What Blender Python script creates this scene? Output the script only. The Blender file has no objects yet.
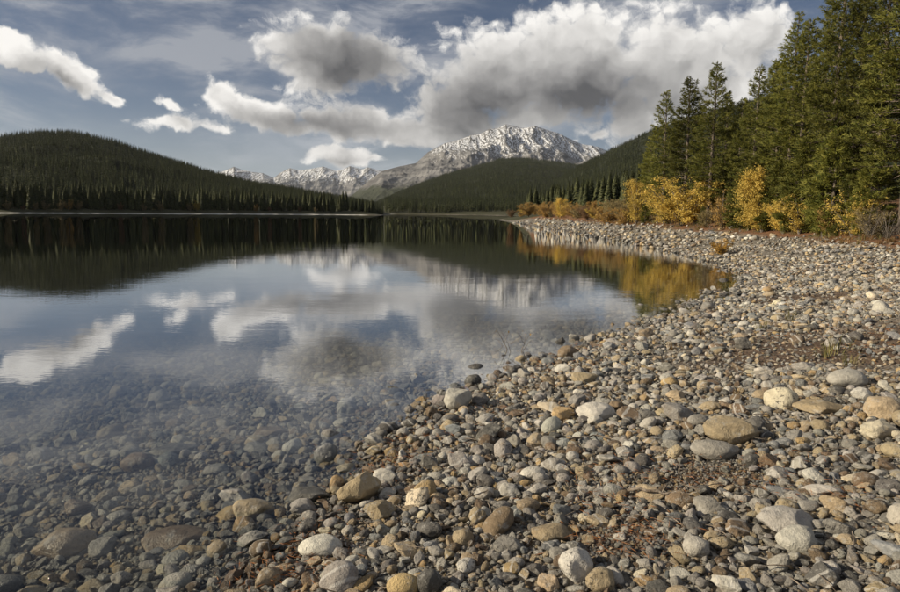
import bpy, math, random
import numpy as np
from mathutils import Vector, Matrix, kdtree

random.seed(7)
RNG = np.random.default_rng(7)
SC = bpy.context.scene
COL = SC.collection
PI = math.pi

# ------------------------------------------------------------------ camera
EYE = 1.8                      # metres above the lake
FPX = 680.0                    # focal length in photograph pixels (900 wide)
PITCH = math.atan((296 - 212.5) / FPX)
ROLL = math.radians(0.6)
cam_d = bpy.data.cameras.new("camera")
cam = bpy.data.objects.new("camera", cam_d)
COL.objects.link(cam)
cam_d.sensor_width = 36.0
cam_d.lens = 36.0 * FPX / 900.0
cam_d.clip_start = 0.05
cam_d.clip_end = 60000
cam.matrix_world = (Matrix.Translation((0, 0, EYE)) @ Matrix.Rotation(PI / 2 - PITCH, 4, 'X')
                    @ Matrix.Rotation(ROLL, 4, 'Z'))
SC.camera = cam


def ray(px, py):
    """world direction of a photograph pixel"""
    u0, v0 = (px - 450) / FPX, (296 - py) / FPX
    u = u0 * math.cos(ROLL) - v0 * math.sin(ROLL)
    v = u0 * math.sin(ROLL) + v0 * math.cos(ROLL)
    return (u, math.cos(PITCH) + v * math.sin(PITCH), -math.sin(PITCH) + v * math.cos(PITCH))


def at(px, py, z=0.0):
    d = ray(px, py)
    t = (z - EYE) / d[2]
    return (d[0] * t, d[1] * t)


def azel(px, py):
    d = ray(px, py)
    return math.atan2(d[0], d[1]), math.atan2(d[2], math.hypot(d[0], d[1]))


def polar(px, dist, py=213):
    a, _ = azel(px, py)
    return (dist * math.sin(a), dist * math.cos(a))


# ------------------------------------------------------------------ node helper
class NT:
    def __init__(self, tree):
        self.t = tree
        self.n = tree.nodes
        self.l = tree.links

    def new(self, typ, **kw):
        nd = self.n.new(typ)
        for k, v in kw.items():
            setattr(nd, k, v)
        return nd

    def put(self, sock, v):
        if hasattr(v, "is_output"):
            self.l.new(v, sock)
        elif isinstance(v, (tuple, list)):
            v = tuple(v)
            if sock.type == 'RGBA' and len(v) == 3:
                v = v + (1,)
            sock.default_value = v
        else:
            sock.default_value = v

    def m(self, op, a, b=0.0, c=0.0, clamp=False):
        nd = self.new('ShaderNodeMath', operation=op, use_clamp=clamp)
        for i, v in enumerate((a, b, c)):
            self.put(nd.inputs[i], v)
        return nd.outputs[0]

    def vm(self, op, a, b=(0, 0, 0), out=0):
        nd = self.new('ShaderNodeVectorMath', operation=op)
        self.put(nd.inputs[0], a)
        if op == 'SCALE':
            self.put(nd.inputs['Scale'], b)
        else:
            self.put(nd.inputs[1], b)
        return nd.outputs[out]

    def smooth(self, x, lo, hi, a=0.0, b=1.0):
        nd = self.new('ShaderNodeMapRange', interpolation_type='SMOOTHSTEP')
        self.put(nd.inputs['Value'], x)
        for k, v in (('From Min', lo), ('From Max', hi), ('To Min', a), ('To Max', b)):
            self.put(nd.inputs[k], v)
        return nd.outputs[0]

    def noise(self, vec, scale=5.0, detail=4.0, rough=0.5, dim='3D', w=None, out='Fac', lac=2.0, dist=0.0):
        nd = self.new('ShaderNodeTexNoise', noise_dimensions=dim)
        self.put(nd.inputs['Vector'], vec)
        if w is not None:
            self.put(nd.inputs['W'], w)
        self.put(nd.inputs['Scale'], scale)
        self.put(nd.inputs['Detail'], detail)
        self.put(nd.inputs['Roughness'], rough)
        self.put(nd.inputs['Lacunarity'], lac)
        self.put(nd.inputs['Distortion'], dist)
        return nd.outputs[out]

    def mix(self, f, a, b, mode='MIX'):
        nd = self.new('ShaderNodeMix', data_type='RGBA', blend_type=mode)
        self.put(nd.inputs[0], f)
        self.put(nd.inputs[6], a)
        self.put(nd.inputs[7], b)
        return nd.outputs[2]

    def xyz(self, x, y, z=0.0):
        nd = self.new('ShaderNodeCombineXYZ')
        for i, v in enumerate((x, y, z)):
            self.put(nd.inputs[i], v)
        return nd.outputs[0]


# ------------------------------------------------------------------ sun and sky
SUN_EL = math.radians(23)
SUN_AZ = math.radians(-97)          # from +Y towards +X: the sun stands to the left
sun_vec = Vector((math.sin(SUN_AZ) * math.cos(SUN_EL), math.cos(SUN_AZ) * math.cos(SUN_EL), math.sin(SUN_EL)))
sun_d = bpy.data.lights.new("sun", 'SUN')
sun_d.energy = 5.0
sun_d.angle = math.radians(0.6)
sun_d.color = (1.0, 0.87, 0.66)
sun = bpy.data.objects.new("sun", sun_d)
COL.objects.link(sun)
sun.rotation_euler = (-sun_vec).to_track_quat('-Z', 'Y').to_euler()
sun.location = (-30, -5, 40)

SKY_STRENGTH = 0.050
world = bpy.data.worlds.new("World")
SC.world = world
world.use_nodes = True


def build_world():
    w = NT(world.node_tree)
    for nd in list(w.n):
        w.n.remove(nd)
    out = w.new('ShaderNodeOutputWorld')
    bg = w.new('ShaderNodeBackground')
    sky = w.new('ShaderNodeTexSky', sky_type='NISHITA')
    sky.sun_disc = False
    sky.sun_elevation = SUN_EL
    sky.sun_rotation = SUN_AZ
    sky.altitude = 1600
    sky.air_density = 1.0
    sky.dust_density = 0.15
    sky.ozone_density = 3.5

    # cloud field, a function of direction (azimuth, elevation)
    def bank_field(q, P, banks, k_s, c0):
        acc = None
        for (x, y, rx, ry, t) in banks:
            a, e = azel(x, y)
            k = FPX * (1 + ((x - 450) / FPX) ** 2)
            mp = q.new('ShaderNodeMapping', vector_type='TEXTURE')
            q.put(mp.inputs['Vector'], P)
            mp.inputs['Location'].default_value = (a, e, 0)
            mp.inputs['Rotation'].default_value = (0, 0, math.radians(t))
            mp.inputs['Scale'].default_value = (rx / k, ry / FPX, 1)
            ln = q.vm('LENGTH', mp.outputs[0], out=1)
            if ry <= 9:
                ln = q.m('ADD', ln, 0.42)
            elif ry <= 13:
                ln = q.m('ADD', ln, 0.16)
            acc = ln if acc is None else q.m('SMOOTH_MIN', acc, ln, k_s)
        return q.m('SUBTRACT', c0, acc)
    banks = [  # centre x, y, half width, half height, tilt in degrees (photograph pixels)
        (336, 58, 84, 40, -2),
        (492, 82, 68, 58, 0), (560, 70, 110, 64, 0), (680, 76, 100, 62, 0), (752, 44, 46, 40, 10),
        (455, 118, 60, 34, 0), (632, 112, 28, 34, 0),
        (228, 99, 26, 15, -30), (270, 117, 58, 19, -10), (352, 122, 66, 22, 0), (405, 130, 48, 20, -10),
        (184, 123, 56, 12, 0),
        (335, 156, 58, 13, -4), (372, 160, 28, 9, 0),
        (18, 57, 50, 14, -14), (66, 72, 50, 14, -28), (112, 97, 26, 9, -40),
        (173, 105, 30, 9, -30), (600, 134, 24, 9, 0)]
    cores = [(350, 60, 92, 42, -4), (476, 106, 84, 44, 0), (585, 100, 110, 38, 0), (330, 124, 90, 14, 0), (340, 162, 50, 8, 0), (60, 78, 50, 9, -24)]
    g = bpy.data.node_groups.new("cloud_field", 'ShaderNodeTree')
    for nm, io, ty in (("P", 'INPUT', 'NodeSocketVector'), ("Detail", 'INPUT', 'NodeSocketFloat'), ("D", 'OUTPUT', 'NodeSocketFloat'), ("Body", 'OUTPUT', 'NodeSocketFloat')):
        g.interface.new_socket(nm, in_out=io, socket_type=ty)
    q = NT(g)
    gi, go = q.new('NodeGroupInput'), q.new('NodeGroupOutput')
    P = gi.outputs[0]
    d0 = bank_field(q, P, banks, 0.18, 1.14)
    # the rest of the sky: the same kind of broken cumulus
    sep = q.new('ShaderNodeSeparateXYZ')
    q.put(sep.inputs[0], P)
    outside = q.m('MAXIMUM', q.smooth(q.m('ABSOLUTE', sep.outputs[0]), 0.58, 0.80), q.smooth(sep.outputs[1], 0.30, 0.46))
    gen = q.m('MULTIPLY', q.m('SUBTRACT', q.noise(q.vm('MULTIPLY', P, (1, 1.6, 1)), 3.2, 1.0, 0.5, '2D'), 0.53), 4.5)
    gen = q.m('ADD', q.m('MULTIPLY', gen, outside), q.m('MULTIPLY', q.m('SUBTRACT', 1.0, outside), -2.0))
    d0 = q.m('MAXIMUM', d0, gen)
    Pn = q.vm('MULTIPLY', P, (1, 1.3, 1))
    n1 = q.m('SUBTRACT', q.noise(Pn, 13.0, gi.outputs[1], 0.64, '2D'), 0.5)
    n2 = q.new('ShaderNodeTexVoronoi', feature='F1', voronoi_dimensions='2D')
    q.put(n2.inputs['Vector'], Pn)
    n2.inputs['Scale'].default_value = 38.0
    puff = q.m('SUBTRACT', 0.42, n2.outputs['Distance'])
    D = q.m('ADD', d0, q.m('ADD', q.m('MULTIPLY', n1, 1.45), q.m('MULTIPLY', puff, 0.34)))
    q.put(go.inputs[0], D)
    q.put(go.inputs[1], q.m('ADD', d0, q.m('MULTIPLY', n1, 0.5)))

    tc = w.new('ShaderNodeTexCoord')
    s = w.new('ShaderNodeSeparateXYZ')
    w.put(s.inputs[0], tc.outputs['Generated'])
    az = w.m('ARCTAN2', s.outputs[0], s.outputs[1])
    elp = w.m('MAXIMUM', w.m('ARCSINE', s.outputs[2]), 0.0)
    P = w.xyz(az, elp, 0)
    wob = w.vm('SUBTRACT', w.noise(P, 16.0, 5.0, 0.6, '2D', out='Color'), (0.5, 0.5, 0.5))
    Pw = w.vm('ADD', P, w.vm('MULTIPLY', wob, (0.044, 0.032, 0)))

    def field(p, det):
        gn = w.new('ShaderNodeGroup')
        gn.node_tree = g
        w.put(gn.inputs[0], p)
        gn.inputs[1].default_value = det
        return gn.outputs
    D, body = field(Pw, 7.0)
    Ds = field(w.vm('ADD', Pw, (-0.014, 0.022, 0)), 3.0)[0]
    cover = w.smooth(D, 0.12, 0.52)
    thick = w.smooth(body, 0.12, 0.80)
    core = w.smooth(w.m('ADD', bank_field(w, Pw, cores, 0.5, 1.0), w.m('MULTIPLY', w.m('SUBTRACT', body, 0.8), 0.35)), -0.55, 1.0)
    lit = w.m('SUBTRACT', D, Ds)
    shade = w.m('MULTIPLY', w.m('SUBTRACT', 0.97, w.m('MULTIPLY', thick, 0.40)), w.m('SUBTRACT', 1.0, w.m('MULTIPLY', core, 0.92)))
    tone = w.m('ADD', shade, w.m('MULTIPLY', lit, w.m('ADD', 0.14, w.m('MULTIPLY', shade, 0.42))))
    tone = w.m('MAXIMUM', w.m('MINIMUM', tone, 1.0), 0.0)
    ccol = w.mix(tone, (0.040, 0.042, 0.048, 1), (0.72, 0.70, 0.67, 1))

    # high thin cirrus, drawn out in streaks
    mp = w.new('ShaderNodeMapping', vector_type='POINT')
    w.put(mp.inputs['Vector'], w.vm('ADD', P, w.vm('SCALE', w.vm('SUBTRACT', w.noise(P, 4, 2, .5, '2D', out='Color'), (.5, .5, .5)), 0.07)))
    mp.inputs['Rotation'].default_value = (0, 0, math.radians(20))
    mp.inputs['Scale'].default_value = (2.4, 9.0, 1)
    ci = w.noise(mp.outputs[0], 2.0, 6.0, 0.62, '2D')
    veil = w.noise(P, 2.3, 2.0, 0.5, '2D')
    cir = w.m('MULTIPLY', w.smooth(ci, 0.40, 0.74), w.smooth(veil, 0.38, 0.60))
    cir = w.m('ADD', cir, w.m('MULTIPLY', w.m('MULTIPLY', w.smooth(elp, 0.10, 0.24), w.smooth(w.noise(P, 3.1, 2.0, 0.5, '2D'), 0.36, 0.62)), w.smooth(ci, 0.22, 0.85)), clamp=True)
    low = w.m('MULTIPLY', w.smooth(elp, 0.0, 0.17, 1, 0), w.smooth(ci, 0.15, 0.75, 0.35, 1.0))
    cir = w.m('ADD', w.m('MULTIPLY', cir, 0.78), w.m('MULTIPLY', low, 0.62), clamp=True)
    base = w.vm('MULTIPLY', sky.outputs[0], w.vm('SCALE', w.xyz(0.60, 0.62, 0.66), SKY_STRENGTH))
    base = w.mix(cir, base, w.mix(w.smooth(elp, 0.0, 0.18, 1, 0), (0.27, 0.285, 0.315, 1), (0.37, 0.41, 0.46, 1)))
    colr = w.mix(cover, base, ccol)
    w.put(bg.inputs['Color'], colr)
    bg.inputs['Strength'].default_value = 1.0
    w.l.new(bg.outputs[0], out.inputs['Surface'])
    world.cycles.sampling_method = 'MANUAL'
    world.cycles.sample_map_resolution = 512


build_world()
SC.view_settings.view_transform = 'Standard'
SC.view_settings.look = 'None'
SC.view_settings.exposure = 0.50
SC.view_settings.gamma = 1.0
SC.view_settings.use_curve_mapping = False
SC.cycles.max_bounces = 7
SC.cycles.diffuse_bounces = 3
SC.cycles.glossy_bounces = 3
SC.cycles.transmission_bounces = 4
SC.cycles.transparent_max_bounces = 12
SC.cycles.volume_bounces = 0
SC.cycles.caustics_reflective = False
SC.cycles.caustics_refractive = False
SC.cycles.use_denoising = True


# ------------------------------------------------------------------ mesh helpers
def mesh_from(name, V, F, mat=None, smooth=False, attrs=None):
    """triangles (or quads) from arrays"""
    V = np.asarray(V, dtype=np.float32)
    F = np.asarray(F, dtype=np.int32)
    me = bpy.data.meshes.new(name)
    n, k = F.shape
    me.vertices.add(len(V))
    me.vertices.foreach_set('co', V.ravel())
    me.loops.add(n * k)
    me.loops.foreach_set('vertex_index', F.ravel())
    me.polygons.add(n)
    me.polygons.foreach_set('loop_start', np.arange(0, n * k, k, dtype=np.int32))
    me.polygons.foreach_set('loop_total', np.full(n, k, dtype=np.int32))
    if smooth:
        me.polygons.foreach_set('use_smooth', np.ones(n, dtype=bool))
    for nm, arr in (attrs or {}).items():
        a = me.attributes.new(nm, 'FLOAT', 'POINT')
        a.data.foreach_set('value', np.asarray(arr, dtype=np.float32))
    me.update(calc_edges=True)
    if mat:
        me.materials.append(mat)
    return me


def obj(name, me, parent=None, link=True):
    o = bpy.data.objects.new(name, me)
    if link:
        COL.objects.link(o)
    if parent:
        o.parent = parent
    return o


def tag(o, label=None, cat=None, group=None, kind=None):
    if label:
        o['label'] = label
    if cat:
        o['category'] = cat
    if group:
        o['group'] = group
    if kind:
        o['kind'] = kind
    return o


def empty(name, loc, rz=0.0, s=1.0):
    o = bpy.data.objects.new(name, None)
    COL.objects.link(o)
    o.location = loc
    o.rotation_euler = (0, 0, rz)
    o.scale = (s, s, s)
    o.empty_display_size = 0.2
    return o


class Soup:
    """collects triangles"""
    def __init__(self):
        self.V, self.F, self.T, self.n = [], [], [], 0

    def add(self, V, F, tint=None):
        V = np.asarray(V, dtype=np.float64).reshape(-1, 3)
        self.V.append(V)
        self.F.append(np.asarray(F, dtype=np.int64).reshape(-1, 3) + self.n)
        if tint is None:
            tint = np.zeros(len(V))
        self.T.append(np.broadcast_to(np.asarray(tint, dtype=np.float64), (len(V),)))
        self.n += len(V)

    def tube(self, pts, rad, sides=5, tint=None):
        pts = np.asarray(pts, dtype=np.float64)
        rad = np.asarray(rad, dtype=np.float64)
        d = np.gradient(pts, axis=0)
        d /= np.linalg.norm(d, axis=1, keepdims=True) + 1e-9
        ref = np.where(np.abs(d[:, 2:3]) > 0.9, np.array([[1.0, 0, 0]]), np.array([[0, 0, 1.0]]))
        a = np.cross(d, ref)
        a /= np.linalg.norm(a, axis=1, keepdims=True) + 1e-9
        b = np.cross(d, a)
        th = np.arange(sides) * 2 * PI / sides
        ring = (pts[:, None, :] + rad[:, None, None] * (np.cos(th)[None, :, None] * a[:, None, :] + np.sin(th)[None, :, None] * b[:, None, :]))
        n = len(pts)
        idx = np.arange(n * sides).reshape(n, sides)
        p, q = idx[:-1], idx[1:]
        pr, qr = np.roll(p, -1, 1), np.roll(q, -1, 1)
        F = np.concatenate([np.stack([p, q, qr], -1).reshape(-1, 3), np.stack([p, qr, pr], -1).reshape(-1, 3)])
        cap = np.stack([np.full(sides - 2, idx[-1, 0]), idx[-1, 1:-1], idx[-1, 2:]], -1)
        self.add(ring.reshape(-1, 3), np.concatenate([F, cap]), tint)

    def mesh(self, name, mat, smooth=False):
        return mesh_from(name, np.concatenate(self.V), np.concatenate(self.F), mat, smooth, {'tint': np.concatenate(self.T)})


def perlin(x, y, seed=0):
    x = np.asarray(x, dtype=np.float64)
    y = np.asarray(y, dtype=np.float64)
    xi, yi = np.floor(x).astype(np.int64), np.floor(y).astype(np.int64)
    xf, yf = x - xi, y - yi

    def grad(ix, iy, fx, fy):
        h = (ix * 374761393 + iy * 668265263 + seed * 974634777) & 0xffffffff
        h = ((h ^ (h >> 13)) * 1274126177) & 0xffffffff
        h = h ^ (h >> 16)
        a = (h & 0xffff) / 65536.0 * 2 * PI
        return np.cos(a) * fx + np.sin(a) * fy
    u = xf * xf * xf * (xf * (xf * 6 - 15) + 10)
    v = yf * yf * yf * (yf * (yf * 6 - 15) + 10)
    a = grad(xi, yi, xf, yf) * (1 - u) + grad(xi + 1, yi, xf - 1, yf) * u
    b = grad(xi, yi + 1, xf, yf - 1) * (1 - u) + grad(xi + 1, yi + 1, xf - 1, yf - 1) * u
    return (a * (1 - v) + b * v) * 1.5


def fbm(x, y, octv=5, seed=0, gain=0.5):
    s, a = 0.0, 1.0
    for k in range(octv):
        s = s + a * perlin(x * 2 ** k, y * 2 ** k, seed + k * 17)
        a *= gain
    return s


def ridged(x, y, octv=6, seed=0, gain=0.5):
    s, a, w = 0.0, 1.0, 1.0
    for k in range(octv):
        r = (1 - np.abs(perlin(x * 2 ** k, y * 2 ** k, seed + k * 31))) ** 2
        s = s + a * r * w
        w = np.clip(r * 1.3, 0, 1)
        a *= gain
    return s


# ------------------------------------------------------------------ the lake outline (plan)
near_shore = [(-300, -160), (-60, -70), (-14, -18), (-4.4, -4.0), (-2.3, 0.6)]
near_shore += [at(*p) for p in [(232, 600), (264, 560), (298, 522), (345, 478), (395, 440), (440, 408), (478, 386),
                                (524, 367), (572, 354), (615, 334), (650, 321), (700, 304), (735, 292), (748, 283),
                                (742, 274), (722, 266), (700, 259), (660, 249), (620, 240), (580, 233), (545, 227.5), (515, 222.5)]]
near_shore += [polar(499, 172, 220), polar(500, 200, 219), polar(530, 240), polar(545, 320), polar(536, 430), polar(520, 520)]
far_shore = [polar(470, 545), polar(430, 555), polar(392, 560), polar(391, 470), polar(384, 385), polar(376, 372), polar(340, 372), polar(250, 350),
             polar(150, 322), polar(60, 300), polar(0, 285), polar(-120, 270), polar(-350, 300), (-420, 120), (-420, -100)]
LAKE = np.array(near_shore + far_shore)


def shore_dist(x, y):
    """signed distance to the lake's edge, positive on land"""
    x = np.asarray(x, dtype=np.float64).ravel()
    y = np.asarray(y, dtype=np.float64).ravel()
    best = np.full(len(x), 1e18)
    inside = np.zeros(len(x), dtype=bool)
    A = LAKE
    B = np.roll(LAKE, -1, 0)
    for (ax, ay), (bx, by) in zip(A, B):
        dx, dy = bx - ax, by - ay
        t = np.clip(((x - ax) * dx + (y - ay) * dy) / (dx * dx + dy * dy), 0, 1)
        best = np.minimum(best, (x - ax - t * dx) ** 2 + (y - ay - t * dy) ** 2)
        c = (ay > y) != (by > y)
        with np.errstate(divide='ignore', invalid='ignore'):
            inside ^= c & (x < (bx - ax) * (y - ay) / (by - ay + 1e-12) + ax)
    d = np.sqrt(best)
    return np.where(inside, -d, d)


PROF_S = [-400, -60, -30, -16, -10, -6, -3, -1, -0.35, 0, 0.4, 1.5, 4, 7, 9, 11, 14, 25, 60, 200, 800]
PROF_Z = [-14, -11, -5.5, -2.2, -1.15, -0.66, -0.35, -0.145, -0.06, 0.0, 0.05, 0.15, 0.45, 0.85, 1.12, 1.42, 1.68, 2.25, 4.0, 7.0, 12.0]


def beach_pos(x, y, s=None):
    """distance up the beach, stretched where the beach is narrower (further along the shore)"""
    if s is None:
        s = shore_dist(x, y)
    r = np.hypot(np.asarray(x, dtype=np.float64).ravel(), np.asarray(y, dtype=np.float64).ravel())
    return np.where(s > 0, s * np.interp(r, [22, 40], [1.0, 1.5]), s)


def ground_z(x, y, s=None):
    x = np.asarray(x, dtype=np.float64).ravel()
    y = np.asarray(y, dtype=np.float64).ravel()
    if s is None:
        s = shore_dist(x, y)
    r = np.hypot(x, y)
    s = beach_pos(x, y, s)
    s = s + fbm(x * 0.55, y * 0.55, 3, 5) * np.clip(0.34 * np.clip(r / 8, 0.6, 2.0), 0, 0.7)
    z = np.interp(s, PROF_S, PROF_Z)
    amp = np.clip(np.abs(s) / 3.0, 0.15, 1.0)
    z = z + fbm(x * 0.35, y * 0.35, 3, 11) * 0.075 * amp + fbm(x * 1.7, y * 1.7, 3, 23) * 0.022 * amp
    return z


def pix_ground(px, py):
    """the point of the ground seen at a photograph pixel"""
    z = 0.1
    for _ in range(12):
        x, y = at(px, py, z)
        z = 0.5 * z + 0.5 * float(ground_z([x], [y])[0])
    return x, y, z


# ------------------------------------------------------------------ materials
def material(name):
    m = bpy.data.materials.new(name)
    m.use_nodes = True
    t = NT(m.node_tree)
    for nd in list(t.n):
        t.n.remove(nd)
    out = t.new('ShaderNodeOutputMaterial')
    return m, t, out


def principled(t, out, color, rough=0.8, spec=0.3, normal=None):
    b = t.new('ShaderNodeBsdfPrincipled')
    t.put(b.inputs['Base Color'], color)
    t.put(b.inputs['Roughness'], rough)
    t.put(b.inputs['Specular IOR Level'], spec)
    if normal is not None:
        t.put(b.inputs['Normal'], normal)
    t.l.new(b.outputs[0], out.inputs['Surface'])
    return b


def bump(t, h, strength=0.5, dist=0.05, normal=None):
    b = t.new('ShaderNodeBump')
    t.put(b.inputs['Height'], h)
    b.inputs['Strength'].default_value = strength
    b.inputs['Distance'].default_value = dist
    if normal is not None:
        t.put(b.inputs['Normal'], normal)
    return b.outputs[0]


def geo(t, name='Position'):
    return t.new('ShaderNodeNewGeometry').outputs[name]


def attr(t, name, typ='GEOMETRY', out='Fac'):
    a = t.new('ShaderNodeAttribute', attribute_type=typ, attribute_name=name)
    return a.outputs[out]


# patches of bare brown earth in the shingle: pixel, half width and half depth in metres
BARES = [pix_ground(px, py)[:2] + (rx, ry) for (px, py, rx, ry) in ((872, 345, 2.3, 1.7), (620, 538, 0.24, 0.2), (700, 482, 0.4, 0.25), (790, 300, 1.2, 1.0))]


def mat_ground():
    m, t, out = material("shingle_and_soil")
    pos = geo(t)
    s = attr(t, 'shore')
    # fine gravel: small cells of many greys and tans
    v = t.new('ShaderNodeTexVoronoi', feature='F1')
    t.put(v.inputs['Vector'], pos)
    v.inputs['Scale'].default_value = 34
    v.inputs['Randomness'].default_value = 1
    sepc = t.new('ShaderNodeSeparateColor')
    t.put(sepc.inputs[0], v.outputs['Color'])
    v2 = t.new('ShaderNodeTexVoronoi', feature='F1')
    t.put(v2.inputs['Vector'], pos)
    v2.inputs['Scale'].default_value = 5.5
    sep2 = t.new('ShaderNodeSeparateColor')
    t.put(sep2.inputs[0], v2.outputs['Color'])

    def pal(x):
        rp = t.new('ShaderNodeValToRGB')
        t.put(rp.inputs[0], x)
        e = rp.color_ramp.elements
        e[0].position, e[0].color = 0.0, (0.050, 0.045, 0.040, 1)
        e[1].position, e[1].color = 1.0, (0.42, 0.39, 0.34, 1)
        for p, c in ((0.35, (0.12, 0.108, 0.092, 1)), (0.6, (0.23, 0.21, 0.18, 1)), (0.8, (0.23, 0.185, 0.125, 1))):
            k = e.new(p)
            k.color = c
        return rp.outputs[0]
    big = t.noise(pos, 0.8, 4, 0.6)
    grav = t.mix(0.5, pal(sepc.outputs[0]), pal(sep2.outputs[0]))
    grav = t.mix(t.smooth(t.noise(pos, 2.1, 4, 0.6), 0.52, 0.72, 0, 0.65), grav, (0.070, 0.050, 0.036, 1))
    # soil and needle litter on the bank
    lit = t.noise(pos, 7.0, 5, 0.7)
    soil = t.mix(t.smooth(lit, 0.3, 0.7), (0.085, 0.040, 0.022, 1), (0.25, 0.125, 0.06, 1))
    soil = t.mix(t.smooth(big, 0.48, 0.66, 0, 0.7), soil, (0.11, 0.105, 0.05, 1))
    fs = t.smooth(t.m('ADD', t.m('ADD', s, t.m('MULTIPLY', attr(t, 'farland'), 5.0)), t.m('MULTIPLY', t.m('SUBTRACT', t.noise(pos, 0.6, 4, 0.6), 0.5), 3.2)), 5.6, 7.4)
    for (bx, by, rx, ry) in BARES:
        dd = t.vm('LENGTH', t.vm('DIVIDE', t.vm('SUBTRACT', t.vm('MULTIPLY', pos, (1, 1, 0)), (bx, by, 0)), (rx, ry, 1)), out=1)
        grav = t.mix(t.m('MULTIPLY', t.smooth(t.m('ADD', dd, t.m('MULTIPLY', t.noise(pos, 3.0 / rx, 4, 0.6), 0.8)), 1.0, 1.6, 1, 0), 0.85), grav, (0.090, 0.055, 0.034, 1))
    soil = t.mix(attr(t, 'farland'), soil, (0.045, 0.045, 0.022, 1))  # far-shore duff and grass, with the forest's shade put into the colour
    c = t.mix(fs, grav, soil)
    c = t.mix(t.m('MULTIPLY', attr(t, 'pale_strip'), t.smooth(s, 1.2, 2.3, 1, 0)), c, (0.52, 0.50, 0.46, 1))  # pale strip along the far left shoreline
    sp = t.new('ShaderNodeSeparateXYZ')
    t.put(sp.inputs[0], pos)
    wet = t.smooth(sp.outputs[2], 0.015, 0.05, 1, 0)
    mud = t.smooth(sp.outputs[2], -0.7, -1.4, 0, 0.8)
    c = t.mix(mud, c, (0.085, 0.09, 0.065, 1))
    c = t.mix(t.m('MULTIPLY', wet, 0.5), c, (0.02, 0.018, 0.015, 1))
    h = t.m('ADD', t.m('MULTIPLY', v.outputs['Distance'], -1.0), t.m('MULTIPLY', v2.outputs['Distance'], -1.2))
    nrm = bump(t, h, 0.8, 0.03)
    principled(t, out, c, t.m('SUBTRACT', 0.9, t.m('MULTIPLY', wet, 0.45)), 0.25, nrm)
    return m


def mat_stone():
    m, t, out = material("river_stone")
    tc = t.new('ShaderNodeTexCoord').outputs['Object']
    pos = geo(t)
    rnd = t.new('ShaderNodeObjectInfo').outputs['Random']
    col = attr(t, 'stone_col', 'INSTANCER', 'Color')
    style = attr(t, 'stone_style', 'INSTANCER', 'Fac')
    w = t.m('MULTIPLY', rnd, 57.0)
    n1 = t.noise(tc, 1.7, 5, 0.65, '4D', w)
    n2 = t.noise(tc, 9.0, 5, 0.7, '4D', w)
    n3 = t.noise(pos, 130.0, 3, 0.6)
    tone = t.m('ADD', 0.10, t.m('ADD', t.m('MULTIPLY', n1, 0.85), t.m('MULTIPLY', n2, 0.95)))
    tone = t.m('MULTIPLY', tone, t.m('ADD', 0.72, t.m('MULTIPLY', n3, 0.56)))
    c = t.mix(1.0, col, t.xyz(tone, tone, tone), 'MULTIPLY')
    # rusty or pale patches
    c = t.mix(t.smooth(t.noise(tc, 1.1, 4, 0.6, '4D', t.m('ADD', w, 9.0)), 0.56, 0.72, 0, 0.5), c, (0.27, 0.195, 0.115, 1))
    pale = t.smooth(t.noise(tc, 3.4, 6, 0.8, '4D', t.m('ADD', w, 21.0)), 0.52, 0.62, 0, 0.75)
    c = t.mix(t.m('MULTIPLY', pale, 0.7), c, (0.42, 0.405, 0.37, 1))
    # style 1: dark specks, style 2: pale bands and veins
    spk = t.m('MULTIPLY', t.smooth(t.noise(tc, 7.5, 3, 0.7, '4D', w), 0.56, 0.62), t.smooth(t.m('ABSOLUTE', t.m('SUBTRACT', style, 1.0)), 0.3, 0.5, 1, 0))
    c = t.mix(t.m('MULTIPLY', spk, 0.75), c, (0.035, 0.032, 0.03, 1))
    wv = t.new('ShaderNodeTexWave', wave_type='BANDS', bands_direction='DIAGONAL')
    t.put(wv.inputs['Vector'], tc)
    wv.inputs['Scale'].default_value = 1.1
    wv.inputs['Distortion'].default_value = 3.0
    wv.inputs['Detail'].default_value = 3.0
    t.put(wv.inputs['Phase Offset'], w)
    bnd = t.m('MULTIPLY', t.smooth(wv.outputs['Fac'], 0.80, 0.97), t.smooth(style, 1.5, 1.7))
    c = t.mix(t.m('MULTIPLY', bnd, 0.6), c, (0.52, 0.50, 0.46, 1))
    sp = t.new('ShaderNodeSeparateXYZ')
    t.put(sp.inputs[0], pos)
    wet = t.smooth(t.m('ADD', sp.outputs[2], t.m('MULTIPLY', t.m('SUBTRACT', n1, 0.5), 0.08)), 0.022, 0.055, 1, 0)
    silt = t.smooth(sp.outputs[2], -0.02, -0.6, 0, 0.6)
    c = t.mix(t.m('MULTIPLY', wet, 0.48), c, t.vm('SCALE', c, 0.28))
    c = t.mix(silt, c, t.mix(0.45, (0.13, 0.105, 0.065, 1), t.vm('SCALE', c, 0.8)))
    h = t.m('ADD', t.m('MULTIPLY', n1, 0.6), t.m('ADD', t.m('MULTIPLY', n2, 0.35), t.m('MULTIPLY', n3, 0.10)))
    nrm = bump(t, h, 1.0, 0.05)
    principled(t, out, c, t.m('SUBTRACT', 0.86, t.m('MULTIPLY', wet, 0.55)), 0.35, nrm)
    return m


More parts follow.
